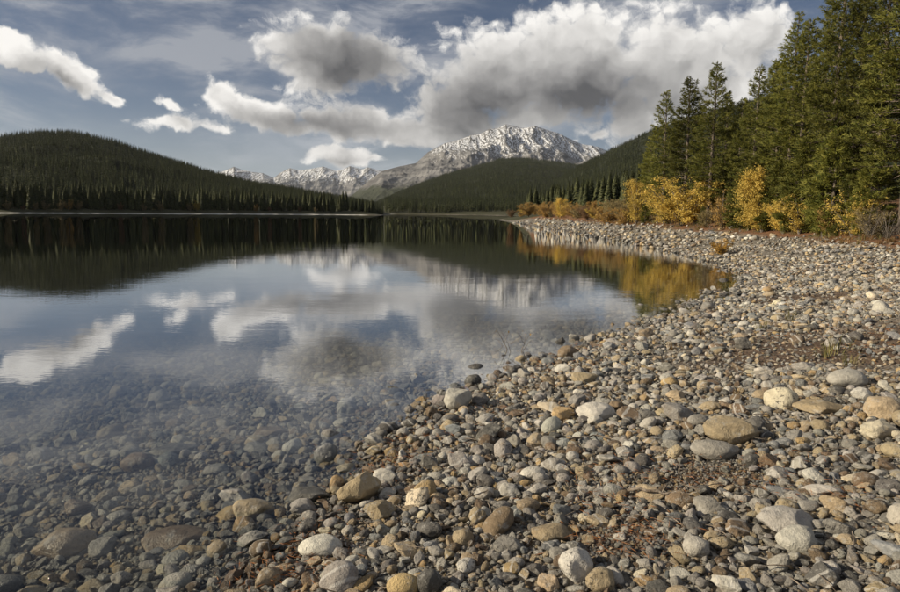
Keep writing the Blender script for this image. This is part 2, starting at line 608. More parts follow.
def mat_water():
    m, t, out = material("lake_water")
    pos = geo(t)
    # calm water: a few ripples drawn out across the view, calmer in streaks
    lo = t.noise(t.vm('MULTIPLY', pos, (0.55, 1.0, 1)), 0.9, 2, 0.5)
    mid = t.noise(t.vm('MULTIPLY', pos, (0.45, 1.0, 1)), 4.2, 3, 0.55)
    hi = t.noise(t.vm('MULTIPLY', pos, (0.6, 1.0, 1)), 15.0, 2, 0.5)
    calm = t.smooth(t.noise(t.vm('MULTIPLY', pos, (0.25, 1.0, 1)), 0.10, 3, 0.6), 0.35, 0.65, 0.45, 1.0)
    h = t.m('ADD', t.m('MULTIPLY', lo, 0.0028), t.m('ADD', t.m('MULTIPLY', mid, 0.0012), t.m('MULTIPLY', hi, 0.0006)))
    h = t.m('MULTIPLY', h, calm)
    b = t.new('ShaderNodeBump')
    t.put(b.inputs['Height'], h)
    b.inputs['Strength'].default_value = 1.0
    b.inputs['Distance'].default_value = 1.0
    # reflectance from the angle of view, the same from above and below so that daylight reaches the bed
    cosv = t.m('ABSOLUTE', t.vm('DOT_PRODUCT', geo(t, 'Incoming'), b.outputs[0], out=1))
    graz = t.m('SUBTRACT', 1.0, cosv, clamp=True)
    fr = t.m('ADD', t.m('MULTIPLY', t.m('POWER', graz, 5.0), 0.45), t.m('MULTIPLY', t.m('POWER', t.smooth(graz, 0.50, 0.96), 1.25), 0.53))
    fr = t.m('ADD', 0.02, fr)
    gl = t.new('ShaderNodeBsdfGlossy')
    gl.inputs['Roughness'].default_value = 0.008
    gl.inputs['Color'].default_value = (0.98, 0.98, 0.98, 1)
    t.put(gl.inputs['Normal'], b.outputs[0])
    tr = t.new('ShaderNodeBsdfTransparent')
    tr.inputs['Color'].default_value = (0.96, 0.98, 0.97, 1)
    mx = t.new('ShaderNodeMixShader')
    t.l.new(fr, mx.inputs[0])
    t.l.new(tr.outputs[0], mx.inputs[1])
    t.l.new(gl.outputs[0], mx.inputs[2])
    t.l.new(mx.outputs[0], out.inputs['Surface'])
    va = t.new('ShaderNodeVolumeAbsorption')
    va.inputs['Color'].default_value = (0.50, 0.50, 0.36, 1)
    va.inputs['Density'].default_value = 0.52
    t.l.new(va.outputs[0], out.inputs['Volume'])
    return m


def leafy(name, c0, c1, use_obj=False, trans=0.25):
    """needles or leaves; colour varies with the stored tint"""
    m, t, out = material(name)
    ti = attr(t, 'tint')
    oi = t.new('ShaderNodeObjectInfo')
    c = t.mix(ti, c0 + (1,), c1 + (1,))
    if use_obj:
        c = t.mix(1.0, c, oi.outputs['Color'], 'MULTIPLY')
    k = t.m('ADD', 0.86 if (use_obj or name == 'conifer_needles') else 0.60, t.m('MULTIPLY', oi.outputs['Random'], 0.28 if (use_obj or name == 'conifer_needles') else 0.80))
    c = t.vm('SCALE', c, k)
    b = t.new('ShaderNodeBsdfPrincipled')
    t.put(b.inputs['Base Color'], c)
    b.inputs['Roughness'].default_value = 0.65
    b.inputs['Specular IOR Level'].default_value = 0.25
    tl = t.new('ShaderNodeBsdfTranslucent')
    t.put(tl.inputs['Color'], c)
    mx = t.new('ShaderNodeMixShader')
    mx.inputs[0].default_value = trans
    t.l.new(b.outputs[0], mx.inputs[1])
    t.l.new(tl.outputs[0], mx.inputs[2])
    t.l.new(mx.outputs[0], out.inputs['Surface'])
    return m


def mat_bark(name, c0, c1):
    m, t, out = material(name)
    tc = t.new('ShaderNodeTexCoord').outputs['Object']
    n = t.noise(t.vm('MULTIPLY', tc, (1, 1, 0.25)), 16, 5, 0.65)
    c = t.mix(t.smooth(n, 0.35, 0.68), c0 + (1,), c1 + (1,))
    principled(t, out, c, 0.9, 0.2, bump(t, n, 0.8, 0.03))
    return m


def mat_hill():
    m, t, out = material("forest_floor_far")
    pos = geo(t)
    n = t.noise(pos, 0.05, 6, 0.65)
    n2 = t.noise(pos, 0.004, 4, 0.55)
    c = t.mix(t.smooth(n, 0.35, 0.65), (0.012, 0.015, 0.008, 1), (0.028, 0.032, 0.015, 1))
    c = t.mix(t.smooth(n2, 0.55, 0.7, 0, 0.5), c, (0.06, 0.058, 0.03, 1))
    principled(t, out, c, 0.95, 0.1)
    return m


def mat_rock_snow(name, snow_lo, snow_hi, forest_z):
    """bare rock with snow lying in the gullies and on the gentler ground"""
    m, t, out = material(name)
    pos = geo(t)
    sp = t.new('ShaderNodeSeparateXYZ')
    t.put(sp.inputs[0], pos)
    nz = t.new('ShaderNodeSeparateXYZ')
    t.put(nz.inputs[0], geo(t, 'Normal'))
    n = t.noise(pos, 0.008, 8, 0.68)
    nf = t.noise(pos, 0.035, 5, 0.7)
    strat = t.noise(t.vm('MULTIPLY', pos, (0.25, 0.25, 2.2)), 0.012, 5, 0.6)
    rock = t.mix(t.smooth(strat, 0.35, 0.65), (0.080, 0.081, 0.086, 1), (0.20, 0.198, 0.198, 1))
    rock = t.mix(t.smooth(n, 0.5, 0.7, 0, 0.5), rock, (0.14, 0.12, 0.105, 1))
    cav = attr(t, 'gully')
    hgt = t.smooth(t.m('ADD', sp.outputs[2], t.m('MULTIPLY', t.m('SUBTRACT', n, 0.5), (snow_hi - snow_lo) * 1.6)), snow_lo, snow_hi)
    slope = t.m('ADD', t.m('MULTIPLY', nz.outputs[2], 0.9), t.m('ADD', t.m('MULTIPLY', cav, 1.35), t.m('MULTIPLY', t.m('SUBTRACT', nf, 0.5), 0.65)))
    slope = t.m('ADD', slope, t.m('MULTIPLY', hgt, 0.55))
    snow = t.m('MULTIPLY', hgt, t.smooth(slope, 1.22, 1.50))
    c = t.mix(snow, rock, (0.70, 0.72, 0.76, 1))
    grn = t.smooth(t.m('ADD', sp.outputs[2], t.m('MULTIPLY', t.m('SUBTRACT', n, 0.5), forest_z * 1.4)), forest_z * 0.7, forest_z * 1.1, 1, 0)
    c = t.mix(grn, c, (0.038, 0.043, 0.026, 1))
    principled(t, out, c, 0.9, 0.15, bump(t, t.m('ADD', n, t.m('MULTIPLY', nf, 0.4)), 0.7, 40.0))
    return m


M_GROUND = mat_ground()
M_STONE = mat_stone()
M_WATER = mat_water()
M_HILL = mat_hill()
M_PINE = leafy("pine_needles", (0.064, 0.083, 0.019), (0.255, 0.236, 0.050), trans=0.34)
M_FARPINE = leafy("far_conifer_needles", (0.022, 0.032, 0.014), (0.094, 0.096, 0.034), trans=0.10)
M_LEAF = leafy("autumn_leaves", (0.46, 0.47, 0.40), (1.0, 1.0, 1.05), use_obj=True, trans=0.35)
M_BARK = mat_bark("conifer_bark", (0.060, 0.047, 0.038), (0.20, 0.165, 0.135))
M_STEM = mat_bark("shrub_stem", (0.09, 0.075, 0.06), (0.24, 0.21, 0.18))
M_TWIG = mat_bark("dead_wood", (0.10, 0.075, 0.055), (0.30, 0.25, 0.20))


# ------------------------------------------------------------------ ground sheet
def build_ground():
    r = np.concatenate([np.geomspace(0.02, 1200, 330), np.geomspace(1300, 32000, 14)])
    fine = np.radians(np.linspace(-44, 44, 300))
    rest = np.radians(np.linspace(44, 316, 92))[1:-1]
    a = np.concatenate([fine, rest])
    R, A = np.meshgrid(r, a, indexing='ij')
    X, Y = R * np.sin(A), R * np.cos(A)
    S = shore_dist(X, Y)
    Z = ground_z(X, Y, S)
    Z = np.where(R.ravel() > 1250, 3.0, Z)
    V = np.stack([X.ravel(), Y.ravel(), Z], -1)
    n, k = R.shape
    idx = np.arange(n * k).reshape(n, k)
    p, q = idx[:-1], idx[1:]
    pr, qr = np.roll(p, -1, 1), np.roll(q, -1, 1)
    F = np.stack([p, pr, qr, q], -1).reshape(-1, 4)
    me = mesh_from("ground", V, F, M_GROUND, True, {'shore': beach_pos(X, Y, S), 'pale_strip': ((X.ravel() < -45) & (R.ravel() > 150)).astype(float), 'farland': (R.ravel() > 150).astype(float)})
    o = obj("ground", me)
    tag(o, kind='structure')
    return o


ground = build_ground()


def build_water():
    L, zb = 2600.0, -20.0
    V = [(-L, -L, 0), (L, -L, 0), (L, L, 0), (-L, L, 0), (-L, -L, zb), (L, -L, zb), (L, L, zb), (-L, L, zb)]
    F = [(0, 1, 2, 3), (7, 6, 5, 4), (0, 4, 5, 1), (1, 5, 6, 2), (2, 6, 7, 3), (3, 7, 4, 0)]
    o = obj("lake_water", mesh_from("lake_water", V, F, M_WATER))
    tag(o, kind='structure')


build_water()


# ------------------------------------------------------------------ hills and mountains
def height_sheet(name, sil, base, ridge, mat, power=1.0, cols=220, rows=90, amp=0.03, wave=120.0, seed=1,
                 back=0.8, rug=None, z0=1.0, edge=0.0, off=0.0):
    """a hill from the line of its crest: sil holds (pixel x, pixel y) of the crest, base and ridge give the distances"""
    sx = np.array([p[0] for p in sil], float)
    sy = np.array([p[1] for p in sil], float)
    px = np.linspace(sx[0], sx[-1], cols)
    py = np.interp(px, sx, sy)
    ae = np.array([azel(a, b) for a, b in zip(px, py)])
    db = np.interp(px, [p[0] for p in base], [p[1] for p in base])
    dr = np.interp(px, [p[0] for p in ridge], [p[1] for p in ridge])
    zr = EYE + np.tan(ae[:, 1]) * dr - off
    t = np.concatenate([np.linspace(0, 1, rows), np.linspace(1, 1.8, rows // 3)[1:]])
    T, A = np.meshgrid(t, ae[:, 0], indexing='ij')
    D = db[None, :] + (dr - db)[None, :] * T
    X, Y = D * np.sin(A), D * np.cos(A)
    ZR = np.broadcast_to(zr[None, :], T.shape)
    f = np.where(T <= 1, np.clip(T, 0, 1) ** power, 1 - (T - 1) * back)
    Z = z0 + (ZR - z0) * f
    env = np.sin(np.clip(T, 0, 1) * PI) ** 0.7
    hgt = np.maximum(ZR, 5)
    g = np.zeros_like(Z)
    if rug:
        rd = ridged(X / wave + 3.1, Y / wave * 0.5, 7, seed, 0.55) + 0.45 * ridged(X / wave * 2.7, Y / wave * 0.7, 5, seed + 7, 0.6)
        rd = rd - rd.mean()
        Z = Z + rd * hgt * rug * (0.05 + env * 1.0) * np.clip(T * 4, 0, 1)
        lap = np.zeros_like(Z)
        lap[1:-1, 1:-1] = (Z[2:, 1:-1] + Z[:-2, 1:-1] + Z[1:-1, 2:] + Z[1:-1, :-2]) / 4 - Z[1:-1, 1:-1]
        g = np.clip(lap / (np.std(lap) + 1e-9) * 0.25, -0.6, 0.6)
    Z = Z + fbm(X / wave, Y / wave, 4, seed + 3) * hgt * amp * (0.15 + env) * np.clip(T * 4, 0, 1)
    n, k = T.shape
    V = np.stack([X.ravel(), Y.ravel(), Z.ravel()], -1)
    idx = np.arange(n * k).reshape(n, k)
    F = np.stack([idx[:-1, :-1], idx[:-1, 1:], idx[1:, 1:], idx[1:, :-1]], -1).reshape(-1, 4)
    o = obj(name, mesh_from(name, V, F, mat, True, {'gully': g.ravel()}))
    tag(o, kind='structure')
    return (X, Y, Z, T)


left_hill = height_sheet("forested_hill", [(-420, 176), (-250, 165), (-100, 150), (-30, 140), (20, 131.5), (70, 131), (110, 138), (150, 153), (200, 169),
                                  (250, 182), (300, 191), (345, 200), (372, 207), (383, 212)],
                         [(-420, 330), (-120, 285), (0, 299), (60, 314), (150, 336), (250, 364), (340, 386), (375, 386), (383, 395)],
                         [(-420, 1150), (0, 1080), (150, 1000), (250, 850), (340, 600), (375, 470), (383, 440)], M_HILL,
                         power=0.95, amp=0.06, wave=90, seed=4, off=3.0)
right_hill = height_sheet("wooded_mountainside", [(500, 210), (520, 202), (535, 194), (567, 173), (610, 149), (655, 127), (731, 106), (800, 84), (900, 62), (1100, 40), (1400, 40)],
                          [(500, 640), (520, 640), (545, 600), (600, 520), (700, 420), (900, 380), (1400, 380)],
                          [(500, 1400), (600, 1900), (800, 1800), (1400, 1500)], M_HILL, power=0.95, amp=0.04, wave=180, seed=9, off=4.0)
foothill = height_sheet("wooded_foothill", [(330, 212), (366, 206), (379, 203), (400, 193), (422, 184), (445, 175), (466, 169.5), (500, 159.5), (529, 159), (575, 165), (620, 172), (700, 185)],
                        [(330, 900), (379, 800), (450, 640), (520, 600), (700, 700)],
                        [(330, 2000), (379, 2000), (466, 2600), (529, 2900), (700, 2900)], M_HILL, power=1.15, amp=0.035, wave=420, seed=12, cols=200, rows=120)
M_MOUNT = mat_rock_snow("rock_and_snow", 250, 470, 170)
M_RANGE = mat_rock_snow("far_rock_and_snow", 250, 520, 60)
mountain = height_sheet("snowy_mountain", [(325, 214), (340, 204), (356, 192), (368, 181), (382, 171), (400, 166), (416, 163), (428, 152), (445, 143), (458, 140), (471, 135), (480, 134), (489, 129), (498, 128), (506, 124),
                                    (514, 125.5), (522, 128), (535, 126.5), (547, 130), (558, 133), (570, 139), (581, 144), (598, 147), (640, 165), (720, 200)],
                        [(325, 3300), (380, 3000), (720, 3000)], [(325, 4600), (400, 4700), (506, 5200), (600, 5400), (720, 5600)],
                        M_MOUNT, power=1.12, cols=520, rows=260, amp=0.012, wave=640, seed=21, rug=0.10, back=0.7)
snow_range = height_sheet("snowy_range", [(150, 190), (200, 178), (226, 170), (234, 166.5), (243, 170), (252, 172), (263, 173), (274, 178), (280, 173), (290, 168), (298, 170), (310, 169), (323, 166.5),
                                   (330, 169), (337, 171), (344, 169), (350, 166), (356, 167.5), (362, 169), (368, 167), (375, 169), (384, 171), (410, 176), (450, 180)],
                          [(150, 8000), (450, 8000)], [(150, 10500), (450, 10500)], M_RANGE, power=1.0, cols=420, rows=170, amp=0.012, wave=1150, seed=33, rug=0.13)


# ------------------------------------------------------------------ instancing for what nobody could count
def gn_scatter(name, pts, protos, mat_rot, scales, idx, cols=None, styles=None):
    """one object whose points carry copies of the given meshes (geometry nodes)"""
    pts = np.asarray(pts, np.float32)
    n = len(pts)
    me = bpy.data.meshes.new(name)
    me.vertices.add(n)
    me.vertices.foreach_set('co', pts.ravel())

    def put(nm, typ, key, arr):
        a = me.attributes.new(nm, typ, 'POINT')
        a.data.foreach_set(key, np.ascontiguousarray(arr).ravel())
    put('rot', 'FLOAT_VECTOR', 'vector', np.asarray(mat_rot, np.float32))
    put('scl', 'FLOAT_VECTOR', 'vector', np.asarray(scales, np.float32))
    put('which', 'INT', 'value', np.asarray(idx, np.int32))
    if cols is not None:
        c4 = np.concatenate([np.asarray(cols, np.float32), np.ones((n, 1), np.float32)], 1)
        put('stone_col', 'FLOAT_COLOR', 'color', c4)
        put('stone_style', 'FLOAT', 'value', np.asarray(styles, np.float32))
    coll = bpy.data.collections.new(name + "_kinds")
    for i, pm in enumerate(protos):
        po = bpy.data.objects.new("%s_kind_%03d" % (name, i), pm)
        coll.objects.link(po)
    g = bpy.data.node_groups.new(name, 'GeometryNodeTree')
    g.interface.new_socket("Geometry", in_out='INPUT', socket_type='NodeSocketGeometry')
    g.interface.new_socket("Geometry", in_out='OUTPUT', socket_type='NodeSocketGeometry')
    N, L = g.nodes, g.links
    gi, go = N.new('NodeGroupInput'), N.new('NodeGroupOutput')
    ci = N.new('GeometryNodeCollectionInfo')
    ci.inputs['Collection'].default_value = coll
    ci.inputs['Separate Children'].default_value = True
    ci.inputs['Reset Children'].default_value = True
    ip = N.new('GeometryNodeInstanceOnPoints')
    ip.inputs['Pick Instance'].default_value = True

    def named(nm, typ):
        a = N.new('GeometryNodeInputNamedAttribute')
        a.data_type = typ
        a.inputs['Name'].default_value = nm
        return [o for o in a.outputs if o.enabled and o.name == 'Attribute'][0]
    L.new(gi.outputs[0], ip.inputs['Points'])
    L.new(ci.outputs[0], ip.inputs['Instance'])
    L.new(named('which', 'INT'), ip.inputs['Instance Index'])
    e2r = N.new('FunctionNodeEulerToRotation')
    L.new(named('rot', 'FLOAT_VECTOR'), e2r.inputs[0])
    L.new(e2r.outputs[0], ip.inputs['Rotation'])
    L.new(named('scl', 'FLOAT_VECTOR'), ip.inputs['Scale'])
    L.new(ip.outputs[0], go.inputs[0])
    o = obj(name, me)
    md = o.modifiers.new("scatter", 'NODES')
    md.node_group = g
    return o


# ------------------------------------------------------------------ stones
def ico(sub):
    import bmesh
    bm = bmesh.new()
    bmesh.ops.create_icosphere(bm, subdivisions=sub, radius=1.0)
    V = np.array([v.co[:] for v in bm.verts])
    F = np.array([[v.index for v in f.verts] for f in bm.faces])
    bm.free()
    return V, F


ICO4, ICO2 = ico(4), ico(3)


def stone_mesh(name, seed, kind, base):
    """kind: round, egg, slab, block"""
    r = np.random.default_rng(seed)
    V, F = base
    V = V.copy()
    cuts = {'round': 7, 'egg': 4, 'slab': 11, 'block': 15}[kind]
    soft = {'round': 0.7, 'egg': 0.6, 'slab': 0.93, 'block': 0.97}[kind]
    lo = {'round': 0.70, 'egg': 0.78, 'slab': 0.52, 'block': 0.50}[kind]
    for _ in range(cuts):
        n = r.normal(size=3)
        n /= np.linalg.norm(n)
        d = r.uniform(lo, 0.92)
        k = np.maximum(0, V @ n - d)
        V = V - k[:, None] * n[None, :] * soft
    U = V / np.linalg.norm(V, axis=1, keepdims=True)
    o = r.uniform(0, 50, 3)

    def n3(f, sd):
        return (perlin(U[:, 0] * f + o[0], U[:, 1] * f + o[1], sd) + perlin(U[:, 1] * f + o[1], U[:, 2] * f + o[2], sd + 5) + perlin(U[:, 2] * f + o[2], U[:, 0] * f + o[0], sd + 9)) / 3
    rough = {'round': 1.4, 'egg': 1.0, 'slab': 1.6, 'block': 2.2}[kind]
    V = V * (1 + (0.20 * n3(1.1, seed) + 0.065 * rough * n3(3.0, seed + 40) + 0.035 * rough * n3(7.5, seed + 80))[:, None])
    ex = V.max(0) - V.min(0)
    V = (V - (V.max(0) + V.min(0)) / 2) / ex            # into a unit box
    asp = {'round': (1, r.uniform(.78, .95), r.uniform(.55, .75)), 'egg': (1, r.uniform(.6, .78), r.uniform(.45, .6)),
           'slab': (1, r.uniform(.6, .9), r.uniform(.22, .36)), 'block': (1, r.uniform(.65, .9), r.uniform(.45, .7))}[kind]
    V = V * np.array(asp)
    me = mesh_from(name, V, F, M_STONE, True)
    return me, asp


KINDS = ['round', 'egg', 'slab', 'block']
STONES = []      # fine meshes, six of each kind, for the stones built one by one
SMALL = []       # lighter meshes for the mass
for ki, kd in enumerate(KINDS):
    for j in range(6):
        STONES.append(stone_mesh("stone_" + kd, 100 + ki * 10 + j, kd, ICO4) + (kd,))
        SMALL.append(stone_mesh("pebble_" + kd, 100 + ki * 10 + j, kd, ICO2) + (kd,))

PALETTE = [  # colour word, base colour, share
    ('grey', (0.270, 0.252, 0.222), 0.32), ('blue-grey', (0.185, 0.188, 0.186), 0.09), ('dark grey', (0.105, 0.098, 0.088), 0.14),
    ('pale grey', (0.42, 0.395, 0.345), 0.12), ('tan', (0.335, 0.265, 0.170), 0.17), ('ochre', (0.36, 0.255, 0.13), 0.04),
    ('brown', (0.165, 0.118, 0.076), 0.10), ('cream', (0.48, 0.42, 0.31), 0.03)]
P_SHARE = np.array([p[2] for p in PALETTE])
P_SHARE = P_SHARE / P_SHARE.sum()

# the stones one can pick out in the photograph: pixel of the centre of the foot, width in pixels, kind, turn, colour, label, tilt
HERO = [
    (252, 519, 40, 'slab', 0.25, 'tan', "pale flat stone standing half out of the shallow water, dark on one end", 0.10, 1.5),
    (306, 503, 44, 'slab', 0.15, 'dark grey', "dark wet slab lying across the waterline, shiny on top", 0.06, 1.2),
    (303, 516, 30, 'block', 0.9, 'grey', "knobbly grey rock at the waterline behind the shiny wet slab", 0.1, 1.0),
    (357, 503, 46, 'block', 0.4, 'tan', "largest rough boulder at the waterline, knobbly and sand coloured", 0.05, 1.25),
    (319, 556, 42, 'egg', 0.05, 'pale grey', "long smooth pale grey cobble beside orange needles near the waterline", 0.02, 0.9),
    (381, 519, 32, 'block', 0.5, 'tan', "squarish tan cobble next to the largest waterline boulder", 0.1, 1.1),
    (425, 499, 23, 'round', 0.3, 'ochre', "round ochre cobble among grey ones above the waterline", 0.0, 1.3),
    (457, 410, 31, 'block', 0.8, 'pale grey', "upright pale grey block of rock at the water's edge", 0.3, 1.5),
    (432, 417, 17, 'block', 1.3, 'brown', "small brown angular stone leaning beside the upright grey block", 0.3, 1.3),
    (473, 385, 18, 'round', 0.3, 'dark grey', "dark rounded cobble with its foot in the lake", 0.0, 1.1),
    (552, 541, 40, 'slab', 0.3, 'tan', "broad flat tan slab of triangular outline on the dry shingle", 0.22, 1.3),
    (577, 578, 40, 'round', 1.2, 'pale grey', "large rounded speckled grey boulder on the dry shingle", 0.1, 1.2),
    (601, 590, 28, 'round', 0.4, 'tan', "tan rounded boulder touching the large speckled grey one", 0.1, 1.1),
    (733, 443, 50, 'block', -0.15, 'tan', "biggest brown-tan block on the dry shingle, flat topped", 0.12, 0.9),
    (718, 458, 44, 'egg', -0.1, 'grey', "long smooth grey stone lying in front of the biggest tan block", 0.0, 0.75),
    (681, 420, 34, 'slab', -0.3, 'grey', "leaning grey slab behind the biggest tan block", 0.3, 1.4),
    (850, 387, 34, 'egg', -0.1, 'grey', "smooth dark-sided oval grey cobble high on the beach", 0.0, 1.0),
    (823, 413, 46, 'slab', -0.15, 'tan', "long flat tan stone below the oval grey cobble", 0.05, 1.1),
    (783, 409, 30, 'round', -0.4, 'cream', "cream coloured rounded cobble speckled with dark spots", 0.1, 1.1),
    (888, 420, 32, 'round', 0.0, 'tan', "wide tan cobble partly buried high on the beach", 0.1, 1.0),
    (792, 534, 52, 'block', -0.1, 'pale grey', "long pale block with flat top among small cobbles", 0.03, 0.75),
    (870, 488, 26, 'egg', 0.3, 'brown', "brown oval cobble on the upper shingle", 0.1, 1.0),
    (533, 479, 26, 'egg', 0.1, 'pale grey', "smooth pale egg-shaped cobble alone among small gravel", 0.0, 1.0),
    (597, 420, 40, 'round', 0.1, 'pale grey', "broad pale grey cobble with low domed top", 0.0, 0.8),
    (586, 382, 30, 'slab', 0.15, 'tan', "narrow flat tan stone near the water's edge", 0.03, 1.1),
    (563, 421, 24, 'block', 0.4, 'ochre', "ochre-brown angular stone beside the broad pale cobble", 0.2, 1.2),
    (745, 350, 20, 'block', 0.4, 'dark grey', "dark angular rock alone on the pale shingle", 0.2, 1.3),
    (560, 346, 13, 'block', 0.4, 'dark grey', "small black wet rock breaking the water beside a twig", 0.2, 1.4),
    (504, 362, 9, 'round', 0.4, 'dark grey', "tiny black rock breaking the calm shallow water", 0.2, 1.6),
    (186, 556, 34, 'slab', 0.4, 'ochre', "ochre slab under clear shallow water", 0.1, 1.2),
    (172, 545, 60, 'slab', 0.3, 'brown', "very large brown slab under shallow water", 0.0, 1.0),
    (175, 562, 30, 'egg', 0.8, 'grey', "grey oval stone lying on the submerged brown slab", 0.0, 1.0),
    (60, 556, 50, 'round', 0.4, 'tan', "big rounded tan stone sunk in shallow water", 0.0, 0.8),
    (372, 413, 30, 'block', 0.0, 'brown', "brown block sunk close to the water's edge", 0.0, 0.9),
    (215, 475, 24, 'egg', 0.2, 'grey', "oval grey stone sunk in shallow water amid gravel", 0.0, 0.9),
    (170, 455, 44, 'slab', 0.3, 'dark grey', "wide dark slab sunk in deeper clear water", 0.0, 1.0),
    (325, 463, 24, 'round', 0.6, 'blue-grey', "blue-grey boulder standing in ankle-deep water", 0.2, 1.3),
    (268, 437, 38, 'slab', 0.1, 'brown', "dark brown slab sunk off the shore", 0.0, 1.0)]


def scatter_stones():
    rows = []       # x, y, length, mesh index, turn, tiltx, tilty, colour index, style, hero index, sink
    kd_pts = []
    cls = [0.45, 0.31, 0.21, 0.155, 0.118, 0.090, 0.069, 0.052, 0.039, 0.029, 0.021, 0.016]
    cov = [0.06, 0.10, 0.030, 0.085, 0.16, 0.25, 0.32, 0.33, 0.31, 0.29, 0.30, 0.30]
    for hi, (px, py, wpx, kd, turn, cn, lab, tilt, hs) in enumerate(HERO):
        x, y, z = pix_ground(px, py)
        dist = math.hypot(x, y)
        L = wpx * math.sqrt(dist ** 2 + (EYE - z) ** 2) / FPX * 0.97
        mi = KINDS.index(kd) * 6 + (hi * 5 + 2) % 6
        y += 0.18 * L
        ci = [p[0] for p in PALETTE].index(cn)
        st = 1 if 'speckled' in lab else 0
        rows.append((x, y, L, mi, turn, tilt * 0.6, tilt, ci, st, hi, hs))
    for c, f in zip(cls, cov):
        rmax = min(c * 2 * 1.0 * FPX / 4.6, 180)
        rmin = {0.45: 80, 0.31: 36}.get(c, 1.7)
        cell = c * math.sqrt(0.55 / f)
        pts = []
        # a jittered lattice over the wedge in view
        half = rmax * math.sin(math.radians(39))
        xs = np.arange(-half, half, cell)
        ys = np.arange(0.8, rmax, cell)
        if len(xs) * len(ys) > 1500000:
            continue
        X, Y = np.meshgrid(xs, ys)
        X = X + RNG.uniform(-0.46, 0.46, X.shape) * cell
        Y = Y + RNG.uniform(-0.46, 0.46, Y.shape) * cell
        X, Y = X.ravel(), Y.ravel()
        R = np.hypot(X, Y)
        A = np.degrees(np.abs(np.arctan2(X, Y)))
        k = (R > rmin) & (R < rmax) & ((A < 38.5) | (R < 3.2))
        X, Y = X[k], Y[k]
        S = shore_dist(X, Y)
        S = beach_pos(X, Y, S)
        k = (S < 7.2 + 1.2 * fbm(X * 0.4, Y * 0.4, 2, 41) + RNG.normal(0, 0.5, len(S))) & (S > -13)
        X, Y, S = X[k], Y[k], S[k]
        # patchiness; fewer on the upper bank
        pn = fbm(X * 0.9, Y * 0.9, 3, 77)
        keep = RNG.uniform(0, 1, len(X)) < np.clip(0.92 + 0.55 * pn * (1 if c > 0.05 else -0.3), 0.25, 1) * np.where(S > 6.8, 0.5, 1.0)
        for (bx, by, rx, ry) in BARES:
            keep &= ~((((X - bx) / rx) ** 2 + ((Y - by) / ry) ** 2 < 1 + 0.9 * fbm(X * 1.2 / rx, Y * 1.2 / rx, 2, 3)) & (c > 0.025) & (RNG.uniform(0, 1, len(X)) < 0.85))
        X, Y = X[keep], Y[keep]
        Ls = c * RNG.uniform(0.8, 1.28, len(X))
        tree = None
        if rows:
            tree = kdtree.KDTree(len(rows))
            for i, rw in enumerate(rows):
                tree.insert((rw[0], rw[1], 0), i)
            tree.balance()
        maxL = max(rw[2] for rw in rows)
        new = []
        for x, y, L in zip(X, Y, Ls):
            bad = False
            for (_, i, dd) in tree.find_range((x, y, 0), 0.40 * (maxL + L)):
                lim = 0.34 if rows[i][2] > 1.6 * L else 0.38
                if dd < lim * (rows[i][2] + L * 0.8):
                    bad = True
                    break
            if bad:
                continue
            kdn = random.choices((0, 1, 2, 3), (0.14, 0.14, 0.32, 0.40))[0]
            tl = 0.22 if c > 0.08 else 0.45
            new.append((x, y, L, kdn * 6 + random.randrange(6), random.uniform(0, 2 * PI), random.gauss(0, tl), random.gauss(0, tl),
                        int(RNG.choice(len(PALETTE), p=P_SHARE)), random.choices((0, 1, 2), (0.48, 0.30, 0.22))[0], -1, 1.0))
        rows += new
    return rows


